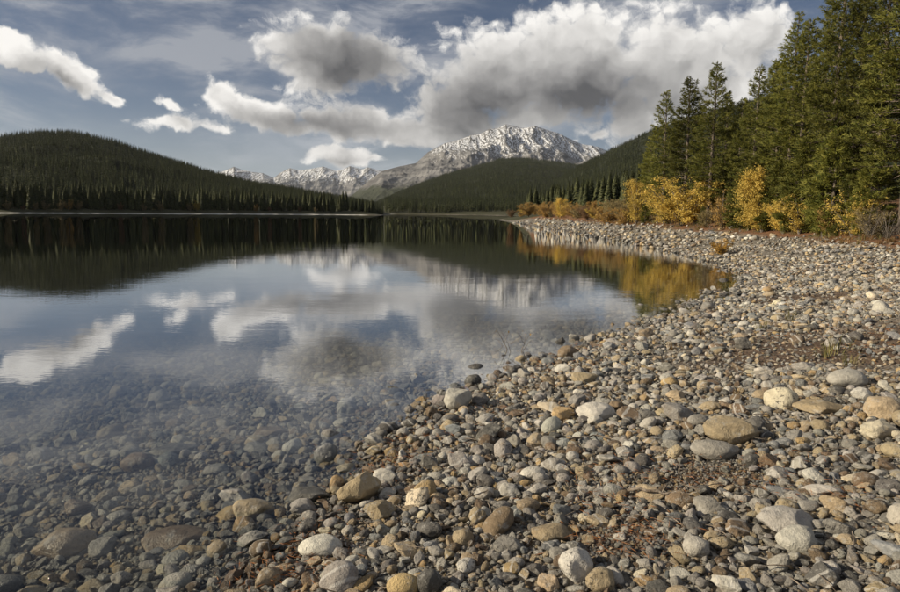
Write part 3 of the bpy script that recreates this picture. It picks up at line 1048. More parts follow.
def build_stones():
    rows = scatter_stones()
    X = np.array([r[0] for r in rows])
    Y = np.array([r[1] for r in rows])
    L = np.array([r[2] for r in rows])
    G = ground_z(X, Y)
    S = shore_dist(X, Y)
    dist = np.sqrt(X ** 2 + Y ** 2 + (EYE - G) ** 2)
    hero = np.array([r[9] for r in rows])
    ang = np.degrees(np.arctan2(X, Y))
    # in view?
    cp, sp_ = math.cos(PITCH), math.sin(PITCH)
    dep = Y * cp - (G - EYE) * sp_
    u = X / dep * FPX + 450
    v = 296 - (Y * sp_ + (G - EYE) * cp) / dep * FPX
    vis = (u > 4) & (u < 896) & (v < 588) & (v > 200) & (G > -0.42)
    size = np.where(vis, L / dist, 0)
    size[hero >= 0] += 10
    order = np.argsort(-size)
    single = set(order[:298].tolist())
    hh = np.array([STONES[r[3]][1][2] for r in rows]) * L
    zoff = np.where(L > 0.07, 0.27, 0.32) * hh
    col_jit = RNG.uniform(0.78, 1.28, len(rows))
    mass = [i for i in range(len(rows)) if i not in single]
    cols = np.array([PALETTE[r[7]][1] for r in rows]) * col_jit[:, None]
    cols *= 1 + RNG.normal(0, 0.014, cols.shape)
    # the mass of stones, two sheets: dry beach and lake bed
    for nm, sel, lab in (("beach_shingle", [i for i in mass if S[i] >= 0], "grey and tan pebbles and cobbles covering the beach"),
                         ("lakebed_stones", [i for i in mass if S[i] < 0], "wet stones covering the lake bed under clear shallow water")):
        sel = np.array(sel)
        pts = np.stack([X[sel], Y[sel], G[sel] + zoff[sel]], -1)
        rot = np.array([(rows[i][5], rows[i][6], rows[i][4]) for i in sel])
        scl = np.stack([L[sel]] * 3, -1) * RNG.uniform(0.85, 1.15, (len(sel), 3))
        o = gn_scatter(nm, pts, [p[0] for p in SMALL], rot, scl, [rows[i][3] for i in sel], cols[sel], [rows[i][8] for i in sel])
        tag(o, lab, "shingle" if nm == "beach_shingle" else "stones", kind='stuff')
    shape_word = {'round': 'rounded', 'egg': 'oval', 'slab': 'flat', 'block': 'angular'}
    for i in sorted(single):
        r = rows[i]
        o = obj("stone", STONES[r[3]][0])
        hs = r[10]
        z = G[i] + zoff[i] * (1.0 if r[9] < 0 else 1.1 * hs)
        if r[9] >= 0 and ('sunk' in HERO[r[9]][6] or 'under ' in HERO[r[9]][6] or 'submerged' in HERO[r[9]][6]):
            z = min(z, -0.035 - 0.5 * hh[i] * hs)
        o.location = (X[i], Y[i], z)
        o.rotation_euler = (r[5], r[6], r[4])
        o.scale = (L[i], L[i], L[i] * (hs if r[9] >= 0 else 1.0))
        o['stone_col'] = [float(c) for c in cols[i]]
        o['stone_style'] = float(r[8])
        if r[9] >= 0:
            tag(o, HERO[r[9]][6], 'stone', 'stones lying along the lake shore')
        else:
            cw = PALETTE[r[7]][0]
            where = "on the dry shingle" if S[i] > 0.45 else ("at the waterline" if S[i] > -0.25 else "under clear shallow water")
            if S[i] > 3.2:
                where = "high up the dry beach"
            ln = L[i]
            sz = "big" if ln > 0.17 else ("middling" if ln > 0.12 else "small")
            pat = {0: "", 1: " with dark specks", 2: " with pale veins"}[r[8]]
            tag(o, "%s %s %s stone%s %s" % (sz, shape_word[STONES[r[3]][2]], cw, pat, where), 'stone', 'stones lying along the lake shore')


build_stones()


# ------------------------------------------------------------------ conifers
def unit(v):
    return v / (np.linalg.norm(v, axis=-1, keepdims=True) + 1e-9)


def near_conifer(seed, H, spread=0.19, bare=0.10, dens=1.0, droop=0.2):
    """trunk mesh, limb mesh, crown mesh of a pine seen from near by"""
    r = np.random.default_rng(seed)
    trunk, limbs, crown = Soup(), Soup(), Soup()
    n = 18
    tz = np.linspace(0, 1, n)
    bx = np.cumsum(r.normal(0, 0.012, n)) * H * 0.12
    by = np.cumsum(r.normal(0, 0.012, n)) * H * 0.12
    bx -= bx[0]
    by -= by[0]
    pts = np.stack([bx, by, tz * H - 0.25 * (tz == 0)], -1)
    r0 = 0.0125 * H + 0.03
    rad = r0 * (1 - tz) ** 0.85 + 0.012
    rad[0] *= 1.25
    trunk.tube(pts, rad, 9)
    z = bare * H
    up = np.array([0, 0, 1.0])
    while z < 0.985 * H:
        t = z / H
        k = r.integers(3, 6) if t < 0.9 else r.integers(3, 5)
        a0 = r.uniform(0, 2 * PI)
        for j in range(k):
            if r.uniform() < 0.12:
                continue
            a = a0 + j * 2 * PI / k + r.normal(0, 0.3)
            shape = min(1.0, 0.55 + 1.6 * (t - bare)) * (1 - t) ** 0.72 + 0.02
            Lb = spread * H * shape * r.uniform(0.62, 1.18)
            if Lb < 0.12:
                Lb = 0.12
            elev = math.radians(-12 - 10 * droop + 58 * t ** 1.3) + r.normal(0, 0.13)
            dirh = np.array([math.cos(a), math.sin(a), 0])
            m = 7
            s = np.linspace(0, 1, m)
            sag = -droop * 0.35 * Lb * s ** 2 + 0.42 * Lb * np.maximum(0, s - 0.45) ** 2
            base = np.array([np.interp(t, tz, bx), np.interp(t, tz, by), z + r.uniform(-0.08, 0.08)])
            P = base + dirh * (Lb * math.cos(elev) * s)[:, None] + up * (Lb * math.sin(elev) * s + sag)[:, None]
            limbs.tube(P, 0.008 + 0.014 * Lb / 1.5 * (1 - s), 3)
            side = np.cross(dirh, up)
            # needle-bearing shoots along the limb
            nt = max(6, int(Lb * 21 * dens))
            ss = np.clip(r.uniform(0.16 if t > 0.35 else 0.34, 1.02, nt), 0, 1)
            B = np.stack([np.interp(ss, s, P[:, i]) for i in range(3)], -1)
            lat = (r.uniform(-1, 1, nt) * (0.42 * Lb * (1.1 - ss) + 0.10))
            B = B + side * lat[:, None] + dirh * (np.abs(lat) * 0.55)[:, None] + up * (r.normal(0, 0.035, nt) + 0.03)[:, None]
            D = unit(dirh * (0.8 + 0.3 * r.uniform(size=(nt, 1))) + side * (np.sign(lat) * r.uniform(0.2, 0.9, nt))[:, None] + up * r.uniform(0.0, 0.75, (nt, 1)))
            nb = 8
            # blades round each shoot
            q = r.normal(size=(nt, nb, 3))
            bd = unit(D[:, None, :] * 1.0 + unit(q) * 0.78)
            ln = r.uniform(0.13, 0.25, (nt, nb, 1)) * (1.0 if Lb > 0.4 else 0.75)
            org = B[:, None, :] + D[:, None, :] * r.uniform(-0.08, 0.09, (nt, nb, 1))
            wv = unit(np.cross(bd, unit(r.normal(size=(nt, nb, 3))))) * r.uniform(0.014, 0.024, (nt, nb, 1))
            tri = np.stack([org - wv, org + wv, org + bd * ln], 2).reshape(-1, 3)
            F = np.arange(len(tri)).reshape(-1, 3)
            tint = np.repeat(np.clip(r.normal(0.42, 0.22, nt) + 0.18 * (ss - 0.5), 0, 1), nb * 3)
            crown.add(tri, F, tint)
        z += r.uniform(0.13, 0.25) * (H / 11) ** 0.4
    return trunk.mesh("trunk", M_BARK, True), limbs.mesh("limbs", M_BARK), crown.mesh("crown", M_PINE)


def far_conifer(seed, tiers, blades, side=False, mat=None, thin=1.0):
    """a light conifer of height 1 for the middle distance and the hills"""
    r = np.random.default_rng(seed)
    s = Soup()
    s.tube([(0, 0, -0.05), (0, 0, 0.5), (0, 0, 0.97)], [0.016, 0.012, 0.003], 5, 0.0)
    wide = r.uniform(0.13, 0.19)
    for i in range(tiers):
        t = 0.07 + 0.92 * i / (tiers - 1)
        R = wide * (1 - t) ** 0.8 * min(1, 0.6 + 1.5 * t) + 0.012
        n = max(4, int(blades * (0.55 + 0.45 * (1 - t))))
        a0 = r.uniform(0, 6.28)
        for j in range(n):
            a = a0 + j * 2 * PI / n + r.normal(0, 0.2)
            Rj = R * r.uniform(0.62, 1.2)
            d = np.array([math.cos(a), math.sin(a), 0])
            p = np.array([-d[1], d[0], 0])
            zz = t + r.normal(0, 0.008)
            w = Rj * r.uniform(0.28, 0.46) * thin
            tip = d * Rj + np.array([0, 0, zz - 0.25 * Rj + r.uniform(-.2, .2) * Rj])
            root = d * 0.1 * Rj + np.array([0, 0, zz + 0.28 * Rj])
            mid = d * 0.62 * Rj + np.array([0, 0, zz - 0.02 * Rj])
            V = [root, mid + p * w, tip, mid - p * w, mid + np.array([0, 0, -0.5 * Rj])]
            F = [(0, 1, 2), (0, 2, 3)]
            if side:
                F += [(1, 4, 2), (3, 2, 4)]
            s.add(V, F, float(np.clip(r.normal(0.42, 0.24), 0, 1)))
    return s.mesh("conifer", mat or M_FARPINE)


FAR_KINDS = [far_conifer(300 + i, 11, 8) for i in range(6)]
M_MIDPINE = leafy("conifer_needles", (0.022, 0.031, 0.012), (0.080, 0.084, 0.027), trans=0.10)
MID_KINDS = [far_conifer(330 + i, 46, 15, True, M_MIDPINE, 0.62) for i in range(6)]


def forest(name, sheet, n, hrange, kinds, label, tmax=1.25, seed=0, tmin=0.0, extra=None, clear=None):
    X, Y, Z, T = sheet
    r = np.random.default_rng(seed)
    ny, nx = X.shape
    rows_in = np.where(T[:, 0] <= tmax)[0]
    # area-weighted cells
    ax = np.hypot(X[1:, :-1] - X[:-1, :-1], Y[1:, :-1] - Y[:-1, :-1])
    bx = np.hypot(X[:-1, 1:] - X[:-1, :-1], Y[:-1, 1:] - Y[:-1, :-1])
    area = ax * bx
    dd = np.hypot(X[:-1, :-1], Y[:-1, :-1])
    area = area / dd ** 0.6
    area[T[:-1, :-1] > tmax] = 0
    area[T[:-1, :-1] < tmin] = 0
    p = (area / area.sum()).ravel()
    c = r.choice(len(p), n, p=p)
    i, j = c // (nx - 1), c % (nx - 1)
    u, v = r.uniform(size=n), r.uniform(size=n)

    def lerp(Q):
        return (Q[i, j] * (1 - u) * (1 - v) + Q[i, j + 1] * u * (1 - v) + Q[i + 1, j] * (1 - u) * v + Q[i + 1, j + 1] * u * v)
    P = np.stack([lerp(X), lerp(Y), lerp(Z)], -1)
    dens = fbm(P[:, 0] / 60, P[:, 1] / 60, 3, seed + 2)
    P = P[r.uniform(size=n) < np.clip(0.9 + 1.6 * dens, 0.15, 1)]
    if clear is not None:
        P = P[clear(P)]
    if extra is not None:
        P = np.concatenate([P, extra])
    n = len(P)
    h = r.uniform(hrange[0], hrange[1], n) * (1 + 0.12 * fbm(P[:, 0] / 40, P[:, 1] / 40, 2, 3))
    scl = np.stack([h * r.uniform(0.85, 1.25, n), h * r.uniform(0.85, 1.25, n), h], -1)
    rot = np.stack([r.normal(0, 0.03, n), r.normal(0, 0.03, n), r.uniform(0, 6.28, n)], -1)
    o = gn_scatter(name, P, kinds, rot, scl, r.integers(0, len(kinds), n))
    tag(o, label, 'forest', kind='stuff')
    return o


forest("hill_forest", left_hill, 38000, (3.8, 8.5), FAR_KINDS, "dense dark conifer forest covering the rounded hill across the lake", 1.12, 1, tmin=0.03)
# the bank behind the front rows of trees on the right, then the mountainside
rr = np.random.default_rng(55)
q = 9000
ea = np.radians(rr.uniform(4.5, 48, q))
ed = np.sqrt(rr.uniform(75 ** 2, 640 ** 2, q))
ex, ey = ed * np.sin(ea), ed * np.cos(ea)
es = shore_dist(ex, ey)
ok = (es > 16) & ((ed > 190) | (ea > math.radians(16)))
ex, ey = ex[ok], ey[ok]
EXTRA = np.stack([ex, ey, ground_z(ex, ey)], -1)
forest("mountainside_forest", right_hill, 36000, (6, 10.5), FAR_KINDS, "dense conifer forest on the mountainside behind the bank", 1.1, 2, extra=EXTRA)
cen = []
for _ in range(2600):
    d = rr.uniform(562, 900)
    pxx = rr.uniform(385, 540)
    a, _e = azel(pxx, 213)
    cen.append((d * math.sin(a), d * math.cos(a)))
cen = np.array(cen)
cs = shore_dist(cen[:, 0], cen[:, 1])
cen = cen[cs > 5]
CEN = np.stack([cen[:, 0], cen[:, 1], ground_z(cen[:, 0], cen[:, 1])], -1)
forest("foothill_forest", foothill, 46000, (7, 12), FAR_KINDS, "conifer forest on the long foothill below the snowy mountain", 1.12, 3, extra=CEN)

# conifers one can tell apart along the far waterline
r = np.random.default_rng(71)
k = 0
for px in np.linspace(-6, 379, 150):
    pxx = px + r.normal(0, 1.2)
    d = np.interp(pxx, [0, 60, 150, 250, 340, 376], [285, 300, 322, 350, 372, 374]) + r.uniform(9.0, 17)
    x, y = polar(pxx, d)
    s = float(shore_dist([x], [y])[0])
    if s < 4:
        continue
    o = obj("conifer_tree", MID_KINDS[k % 6])
    h = r.uniform(7.0, 11.5) * (0.8 if pxx > 360 else 1.0)
    o.location = (x, y, float(ground_z([x], [y])[0]) - 0.1)
    o.rotation_euler = (0, 0, r.uniform(0, 6.28))
    o.scale = (h * 1.1, h * 1.1, h)
    hw = "tall" if h > 10.2 else ("mid-sized" if h > 8.4 else "short")
    nb = min(((8, 24, 36, 47, 62, 69, 79, 121, 145, 162, 191, 256, 270, 300, 316)), key=lambda q: abs(q - pxx))
    if abs(197 - pxx) < 4:
        wh = "behind the brightest golden tree on the far waterline"
    elif abs(nb - pxx) < 3.5:
        wh = "behind a small autumn bush on the far waterline"
    elif pxx > 362:
        wh = "at the tip of the far headland below the rounded hill"
    else:
        wh = "in the front row along the far waterline below the rounded hill"
    tag(o, hw + " dark conifer " + wh, 'tree', 'conifers along the far waterline')
    k += 1

# conifers on the gravel point
for i in range(64):
    pxx = 513 + (i / 63.0) ** 0.9 * 140 + r.normal(0, 1.5)
    d = np.interp(pxx, [513, 540, 600, 660], [228, 215, 165, 120]) * r.uniform(0.93, 1.25)
    x, y = polar(pxx, d)
    s = float(shore_dist([x], [y])[0])
    if s < 4:
        continue
    o = obj("conifer_tree", MID_KINDS[(k + i) % 6])
    top = np.interp(pxx, [513, 520, 530, 560, 600, 660], [191, 186, 189, 187, 184, 178]) + r.normal(0, 2.5)
    hz = 208.2 + 0.0105 * pxx - 0.3
    h = max(4.0, (hz - top) * d / FPX + EYE - 1.4)
    o.location = (x, y, float(ground_z([x], [y])[0]) - 0.1)
    o.rotation_euler = (0, 0, r.uniform(0, 6.28))
    o.scale = (h * 1.15, h * 1.15, h)
    wh = "standing first at the tip of the gravel point" if i == 0 else ("near the tip of the gravel point" if pxx < 545 else
          ("in the row along the middle of the gravel point" if pxx < 600 else "where the gravel point's row meets the tall golden shrub"))
    tag(o, ("tall" if h > 9.0 else "small") + " dark green conifer " + wh, 'tree', 'conifers on the gravel point')

# near pines on the bank
NEAR_KINDS = [near_conifer(500, 11.0, 0.23, 0.10, 0.85), near_conifer(501, 12.0, 0.22, 0.16, 0.8), near_conifer(502, 10.0, 0.26, 0.06, 0.9),
              near_conifer(503, 14.0, 0.22, 0.12, 0.85), near_conifer(504, 15.0, 0.215, 0.16, 0.75), near_conifer(505, 4.0, 0.36, 0.03, 1.2)]
NEAR_H = [11.0, 12.0, 10.0, 14.0, 15.0, 4.0]


def place_px(px, dist, bank=None):
    x, y = polar(px, dist, 225)
    while bank is not None and float(beach_pos([x], [y])[0]) < bank:
        dist += 0.5
        x, y = polar(px, dist, 225)
    return x, y, float(ground_z([x], [y])[0])


PINES = [  # foot pixel x, distance, top pixel y, kind, turn, label
    (662, 56, 90, 0, 0.3, "slim pine at the lakeward end of the tall bank trees"),
    (683, 52, 77, 2, 1.4, "bushy pine second in the row, behind the broad yellow shrub"),
    (708, 45, 60, 1, 2.2, "tall spire-topped pine with bare lower trunk just behind the broad yellow shrub"),
    (735, 52, 98, 2, 3.9, "shorter pine in the dip between two taller bank pines"),
    (750, 42, 66, 0, 5.0, "pine with narrow top standing just past the dip in the row"),
    (772, 40, 60, 2, 0.9, "dense pine beside the pair of twin-topped pines"),
    (785, 35, 12, 3, 3.1, "taller of two close pines with twin tops"),
    (797, 37, 18, 1, 4.4, "lower of two close pines with twin tops"),
    (826, 26, -45, 4, 0.2, "very tall pine with long visible grey trunk leaning over the bank"),
    (848, 36, -30, 3, 1.9, "tall pine crowded behind the one with a long visible trunk"),
    (872, 31, -60, 4, 2.6, "tall full pine between the long-trunked pine and the end tree"),
    (905, 24, -170, 4, 4.1, "largest pine at the open end of the row beside bare brush"),
    (815, 46, 10, 3, 5.3, "tall pine in the second row, seen through gaps"),
    (765, 58, 58, 1, 2.0, "second-row pine behind the dense one"),
    (722, 62, 92, 0, 1.0, "second-row pine showing between spire-topped and shorter pines"),
    (648, 74, 142, 2, 0.0, "low pine at the far end of the bank beside the slim yellow tree")]
for (px, d, top, kd, turn, lab) in PINES:
    x, y, z = place_px(px, d, 9.5)
    hz = 208.2 + 0.0105 * px
    el = azel(px, top)[1]
    h = EYE + math.tan(el) * math.hypot(x, y) - z
    s = h / NEAR_H[kd]
    e = empty("pine_tree", (x, y, z - 0.05), turn, 1.0)
    e.scale = (s * 0.98, s * 0.98, s)
    for nm, me in zip(("trunk", "limbs", "crown"), NEAR_KINDS[kd]):
        obj(nm, me, e)
    tag(e, lab, 'tree', 'pines on the bank')
YLAB = ["young pine beside the tall golden shrub at the lakeward end", "knee-high young pine in front of the broad yellow shrub", "smallest young pine beside the dull low shrub",
        "young pine below the thin orange shrub", "young pine in front of the slim golden shrub", "young pine below the twin-topped pines", "low young pine next to the foot of the long-trunked pine",
        "young pine beside the golden shrub among pine branches", "young pine below the thin yellow-leaved bush", "tall young pine behind the slim golden shrub", "tall young pine behind the long-trunked pine",
        "young pine beside the yellow-green thin bush", "tallest young pine, behind the twin-topped pines' feet"]
YOUNG = [(645, 48, 1.9), (668, 39, 1.0), (702, 37, 1.3), (730, 36, 2.4), (742, 33, 3.4), (792, 29, 3.0), (812, 27, 2.2), (775, 31, 3.6), (846, 26, 2.4),
         (760, 34, 4.2), (832, 33, 4.5), (868, 27, 3.2), (800, 34, 4.6)]
for i, (px, d, h) in enumerate(YOUNG):
    x, y, z = place_px(px, d, 8.3)
    e = empty("young_pine", (x, y, z - 0.05), i * 1.3, h / 4.0)
    for nm, me in zip(("trunk", "limbs", "crown"), NEAR_KINDS[5]):
        obj(nm, me, e)
    tag(e, YLAB[i], 'tree', 'young pines under the bank trees')


# ------------------------------------------------------------------ deciduous shrubs
def shrub_kind(seed, H, W, leaves, leaf, stems=9, sparse=False):
    r = np.random.default_rng(seed)
    st, cr = Soup(), Soup()
    tips = []
    for i in range(stems):
        a = r.uniform(0, 2 * PI)
        out_ = r.uniform(0.15, 0.5) * W
        hh = H * r.uniform(0.6, 1.0) * (1.0 - 0.35 * (out_ / W))
        n = 7
        s = np.linspace(0, 1, n)
        P = np.stack([np.cos(a) * out_ * s ** 1.3 + np.cumsum(r.normal(0, .02, n)) * W * .3, np.sin(a) * out_ * s ** 1.3 + np.cumsum(r.normal(0, .02, n)) * W * .3, hh * s - 0.1 * (s == 0)], -1)
        st.tube(P, 0.022 * H / 3 * (1 - 0.8 * s) + 0.004, 4)
        for j in range(11):
            k = r.uniform(0.10, 1.0)
            b = np.array([np.interp(k, s, P[:, c]) for c in range(3)])
            d = unit(np.array([np.cos(a) + r.normal(0, .9), np.sin(a) + r.normal(0, .9), r.uniform(0.2, 1.1)]))
            ll = r.uniform(0.12, 0.30) * H * (1.1 - 0.5 * k)
            Q = b + d * (ll * np.linspace(0, 1, 4))[:, None] + np.array([0, 0, 1.0]) * (0.1 * ll * np.linspace(0, 1, 4) ** 2)[:, None]
            st.tube(Q, 0.007 * (1 - 0.7 * np.linspace(0, 1, 4)) + 0.002, 3)
            tips.append((b, d, ll))
    n = leaves
    w = r.integers(0, len(tips), n)
    B = np.array([t[0] for t in tips])[w]
    D = np.array([t[1] for t in tips])[w]
    Ln = np.array([t[2] for t in tips])[w]
    P = B + D * (Ln * r.uniform(0.15, 1.1, n))[:, None] + r.normal(0, 0.055 * H / 2.5, (n, 3))
    P[:, 2] = np.maximum(P[:, 2], 0.03)
    a = unit(r.normal(size=(n, 3)) + np.array([0, 0, -0.3]))
    b = unit(np.cross(a, r.normal(size=(n, 3))))
    sz = leaf * r.uniform(0.6, 1.25, (n, 1))
    c = np.cross(a, b)
    V = np.stack([P, P + a * sz * 0.55 + b * sz * 0.33 + c * sz * .08, P + a * sz, P + a * sz * 0.55 - b * sz * 0.33 + c * sz * .08], 1).reshape(-1, 3)
    i4 = np.arange(n)[:, None] * 4
    F = np.concatenate([i4 + np.array([[0, 1, 2]]), i4 + np.array([[0, 2, 3]])])
    clump = np.random.default_rng(seed + 1).uniform(0, 1, len(tips))[w]
    cr.add(V, F, np.repeat(np.clip(0.6 * clump + 0.4 * r.uniform(size=n), 0, 1), 4))
    return st.mesh("stems", M_STEM, True), cr.mesh("leaves", M_LEAF)


SHRUBS = {'tall': shrub_kind(600, 3.4, 2.0, 13000, 0.066, 13), 'broad': shrub_kind(601, 3.0, 3.2, 17000, 0.066, 22), 'slim': shrub_kind(602, 3.6, 1.4, 9000, 0.066, 9),
          'low': shrub_kind(603, 1.2, 1.7, 3200, 0.06, 12), 'thin': shrub_kind(604, 2.2, 2.0, 4200, 0.06, 11), 'bare': shrub_kind(605, 2.4, 2.2, 60, 0.06, 13),
          'far': shrub_kind(606, 3.0, 2.6, 1300, 0.22, 8)}
SH_H = {'tall': 3.4, 'broad': 3.0, 'slim': 3.6, 'low': 1.2, 'thin': 2.2, 'bare': 2.4, 'far': 3.0}
GOLD, ORANGE, DULL, BROWN, GREENISH = (0.79, 0.572, 0.135, 1), (0.56, 0.36, 0.12, 1), (0.38, 0.30, 0.14, 1), (0.27, 0.165, 0.085, 1), (0.30, 0.28, 0.08, 1)


def shrub(kind, px, d, h, colr, label, turn=0.0, group=None, wide=1.0, cat='shrub', name="shrub"):
    x, y, z = place_px(px, d, None if (d > 60 or 'open shingle' in label) else 7.6)
    if h > 100:        # height from the pixel of its top
        h = EYE + math.tan(azel(px, h - 100)[1]) * math.hypot(x, y) - z
    e = empty(name, (x, y, z - 0.03), turn, 1.0)
    s = h / SH_H[kind]
    e.scale = (s * wide, s * wide, s)
    obj("stems", SHRUBS[kind][0], e)
    lv = obj("leaves", SHRUBS[kind][1], e)
    lv.color = colr if kind != 'far' else tuple(0.55 * c for c in colr[:3]) + (1,)
    tag(e, label, cat, group)


G_S = 'autumn shrubs along the bank'
shrub('tall', 637, 54, 273, GOLD, "tall upright golden shrub at the lakeward end of the bank trees", 0.5, G_S, 1.15)
shrub('broad', 683, 41, 268, GOLD, "broad domed bright yellow shrub below the spire-topped pine", 1.2, G_S, 1.5)
shrub('thin', 664, 49, 288, GOLD, "thin yellow shrub between the tall golden and broad yellow ones", 2.2, G_S)
shrub('thin', 722, 38, 286, ORANGE, "thinly leaved orange shrub next to the broad yellow one, against dark pines", 0.1, G_S)
shrub('thin', 706, 41, 304, DULL, "dull low shrub at the foot of the spire-topped pine", 3.1, G_S)
shrub('tall', 762, 33, 258, GOLD, "golden shrub growing up among the lower pine branches", 2.1, G_S, 1.1)
shrub('slim', 748, 36.5, 272, GOLD, "slim golden shrub half hidden by young pines", 4.0, G_S)
shrub('thin', 852, 23.5, 278, GOLD, "thin yellow-leaved bush under the long-trunked pine", 4.6, G_S)
shrub('thin', 868, 22, 296, DULL, "yellow-green thin bush at the bank edge next to bare grey brush", 5.6, G_S)
shrub('thin', 828, 25.5, 296, ORANGE, "small orange bush at the foot of the long-trunked pine", 0.6, G_S)
shrub('bare', 889, 22, 302, DULL, "leafless grey brush beside the largest pine", 0.6, G_S)
shrub('thin', 800, 28, 290, GOLD, "loose golden bush below the twin-topped pines", 1.7, G_S, 1.2)
shrub('broad', 783, 31, 290, GOLD, "full golden bush between the twin-topped pines and the dense pine", 3.3, G_S)
shrub('bare', 872, 23.5, 312, DULL, "low leafless twiggy bush next to the taller bare brush", 2.6, G_S)
xg, yg, zg = pix_ground(722, 254)
shrub('low', 723, math.hypot(xg, yg), 0.75, (0.58, 0.34, 0.07, 1), "low orange-yellow bush alone on the open shingle", 0.0, G_S, 1.25)
rs = np.random.default_rng(88)
for i in range(26):
    px = 508 + (i / 25.0) * 122 + rs.normal(0, 2)
    d = np.interp(px, [508, 545, 600, 632], [186, 128, 78, 62]) * rs.uniform(1.0, 1.12)
    x, y = polar(px, d, 222)
    s = float(shore_dist([x], [y])[0])
    if s < 3:
        continue
    kd = ['low', 'broad', 'low', 'thin', 'broad', 'tall'][i % 6]
    colr = [DULL, ORANGE, BROWN, ORANGE, GOLD, DULL][int(rs.integers(0, 6))]
    h = rs.uniform(1.2, 2.0) if kd in ('low', 'thin') else rs.uniform(2.0, 3.2)
    shrub(kd, px, d, h * (1.25 if d > 100 else 1.0), colr, "%s %s bush in the brush along the gravel point" % ({'low': 'low spreading', 'thin': 'thin open', 'broad': 'broad domed', 'tall': 'upright'}[kd], {DULL: 'dull straw-yellow', ORANGE: 'orange', BROWN: 'rusty brown', GOLD: 'golden'}[colr]), rs.uniform(0, 6), 'brush on the gravel point', rs.uniform(1.0, 1.4))
for (px, h, c) in [(8, 4.0, DULL), (24, 2.6, BROWN), (36, 4.2, DULL), (47, 4.4, DULL), (62, 4.6, DULL), (69, 4.8, ORANGE), (79, 4.4, DULL), (121, 4.0, BROWN), (145, 4.0, DULL), (162, 5.0, DULL), (191, 4.4, DULL),
                   (197, 5.6, GOLD), (256, 4.4, ORANGE), (270, 3.2, BROWN), (300, 3.4, BROWN), (316, 3.0, DULL)]:
    d = np.interp(px, [0, 60, 150, 250, 340], [285, 300, 322, 350, 372]) + 7.0
    shrub('far', px, d, h, c, "brightest golden round tree on the far waterline" if px == 197 else "small round autumn bush on the far waterline in front of dark conifers",
          px * 0.7, 'autumn bushes along the far waterline', 0.9)


# ------------------------------------------------------------------ small things on the shore
def tuft_mesh(seed, n, hgt, spread, mat, wid=0.004):
    r = np.random.default_rng(seed)
    s = Soup()
    for i in range(n):
        a = r.uniform(0, 6.28)
        d = np.array([math.cos(a), math.sin(a), 0])
        b = d * r.uniform(0, spread * 0.3)
        L = hgt * r.uniform(0.5, 1.1)
        lean = r.uniform(0.2, 0.9)
        p = np.array([-d[1], d[0], 0]) * wid
        m = b + d * lean * L * 0.3 + np.array([0, 0, L * 0.6])
        t = b + d * lean * L * 0.9 + np.array([0, 0, L * (1.05 - lean * 0.5)])
        s.add([b - p, b + p, m + p * .8, m - p * .8, t], [(0, 1, 2), (0, 2, 3), (3, 2, 4)], r.uniform())
    return s.mesh("tuft", mat)


M_DRY = leafy("dry_grass", (0.16, 0.075, 0.035), (0.34, 0.22, 0.09), trans=0.2)
M_GREENG = leafy("green_grass", (0.09, 0.09, 0.03), (0.22, 0.19, 0.07), trans=0.2)
TUFTS = [tuft_mesh(700 + i, 26, 0.30, 0.5, M_DRY, 0.006) for i in range(3)] + [tuft_mesh(710, 30, 0.4, 0.9, M_GREENG, 0.006), tuft_mesh(712, 18, 0.5, 1.3, M_STEM, 0.006)]
rt = np.random.default_rng(91)
n = 26000
ta = np.radians(rt.uniform(-2, 42, n))
td = np.sqrt(rt.uniform(10 ** 2, 90 ** 2, n))
tx, ty = td * np.sin(ta), td * np.cos(ta)
ts = beach_pos(tx, ty)
okk = (ts > 6.9 + fbm(tx * 0.3, ty * 0.3, 2, 8) * 1.6) & (ts < 24) & (fbm(tx * .5, ty * .5, 2, 18) > -0.15)
tx, ty = tx[okk], ty[okk]
P = np.stack([tx, ty, ground_z(tx, ty)], -1)
n = len(P)
sc = rt.uniform(0.35, 1.1, n)
o = gn_scatter("undergrowth", P, TUFTS, np.stack([np.zeros(n), np.zeros(n), rt.uniform(0, 6.28, n)], -1), np.stack([sc, sc, sc * rt.uniform(.7, 1.2, n)], -1),
               rt.choice(5, n, p=[.27, .25, .2, .14, .14]))
tag(o, "rusty dry grass and low plants along the top of the bank", 'undergrowth', kind='stuff')


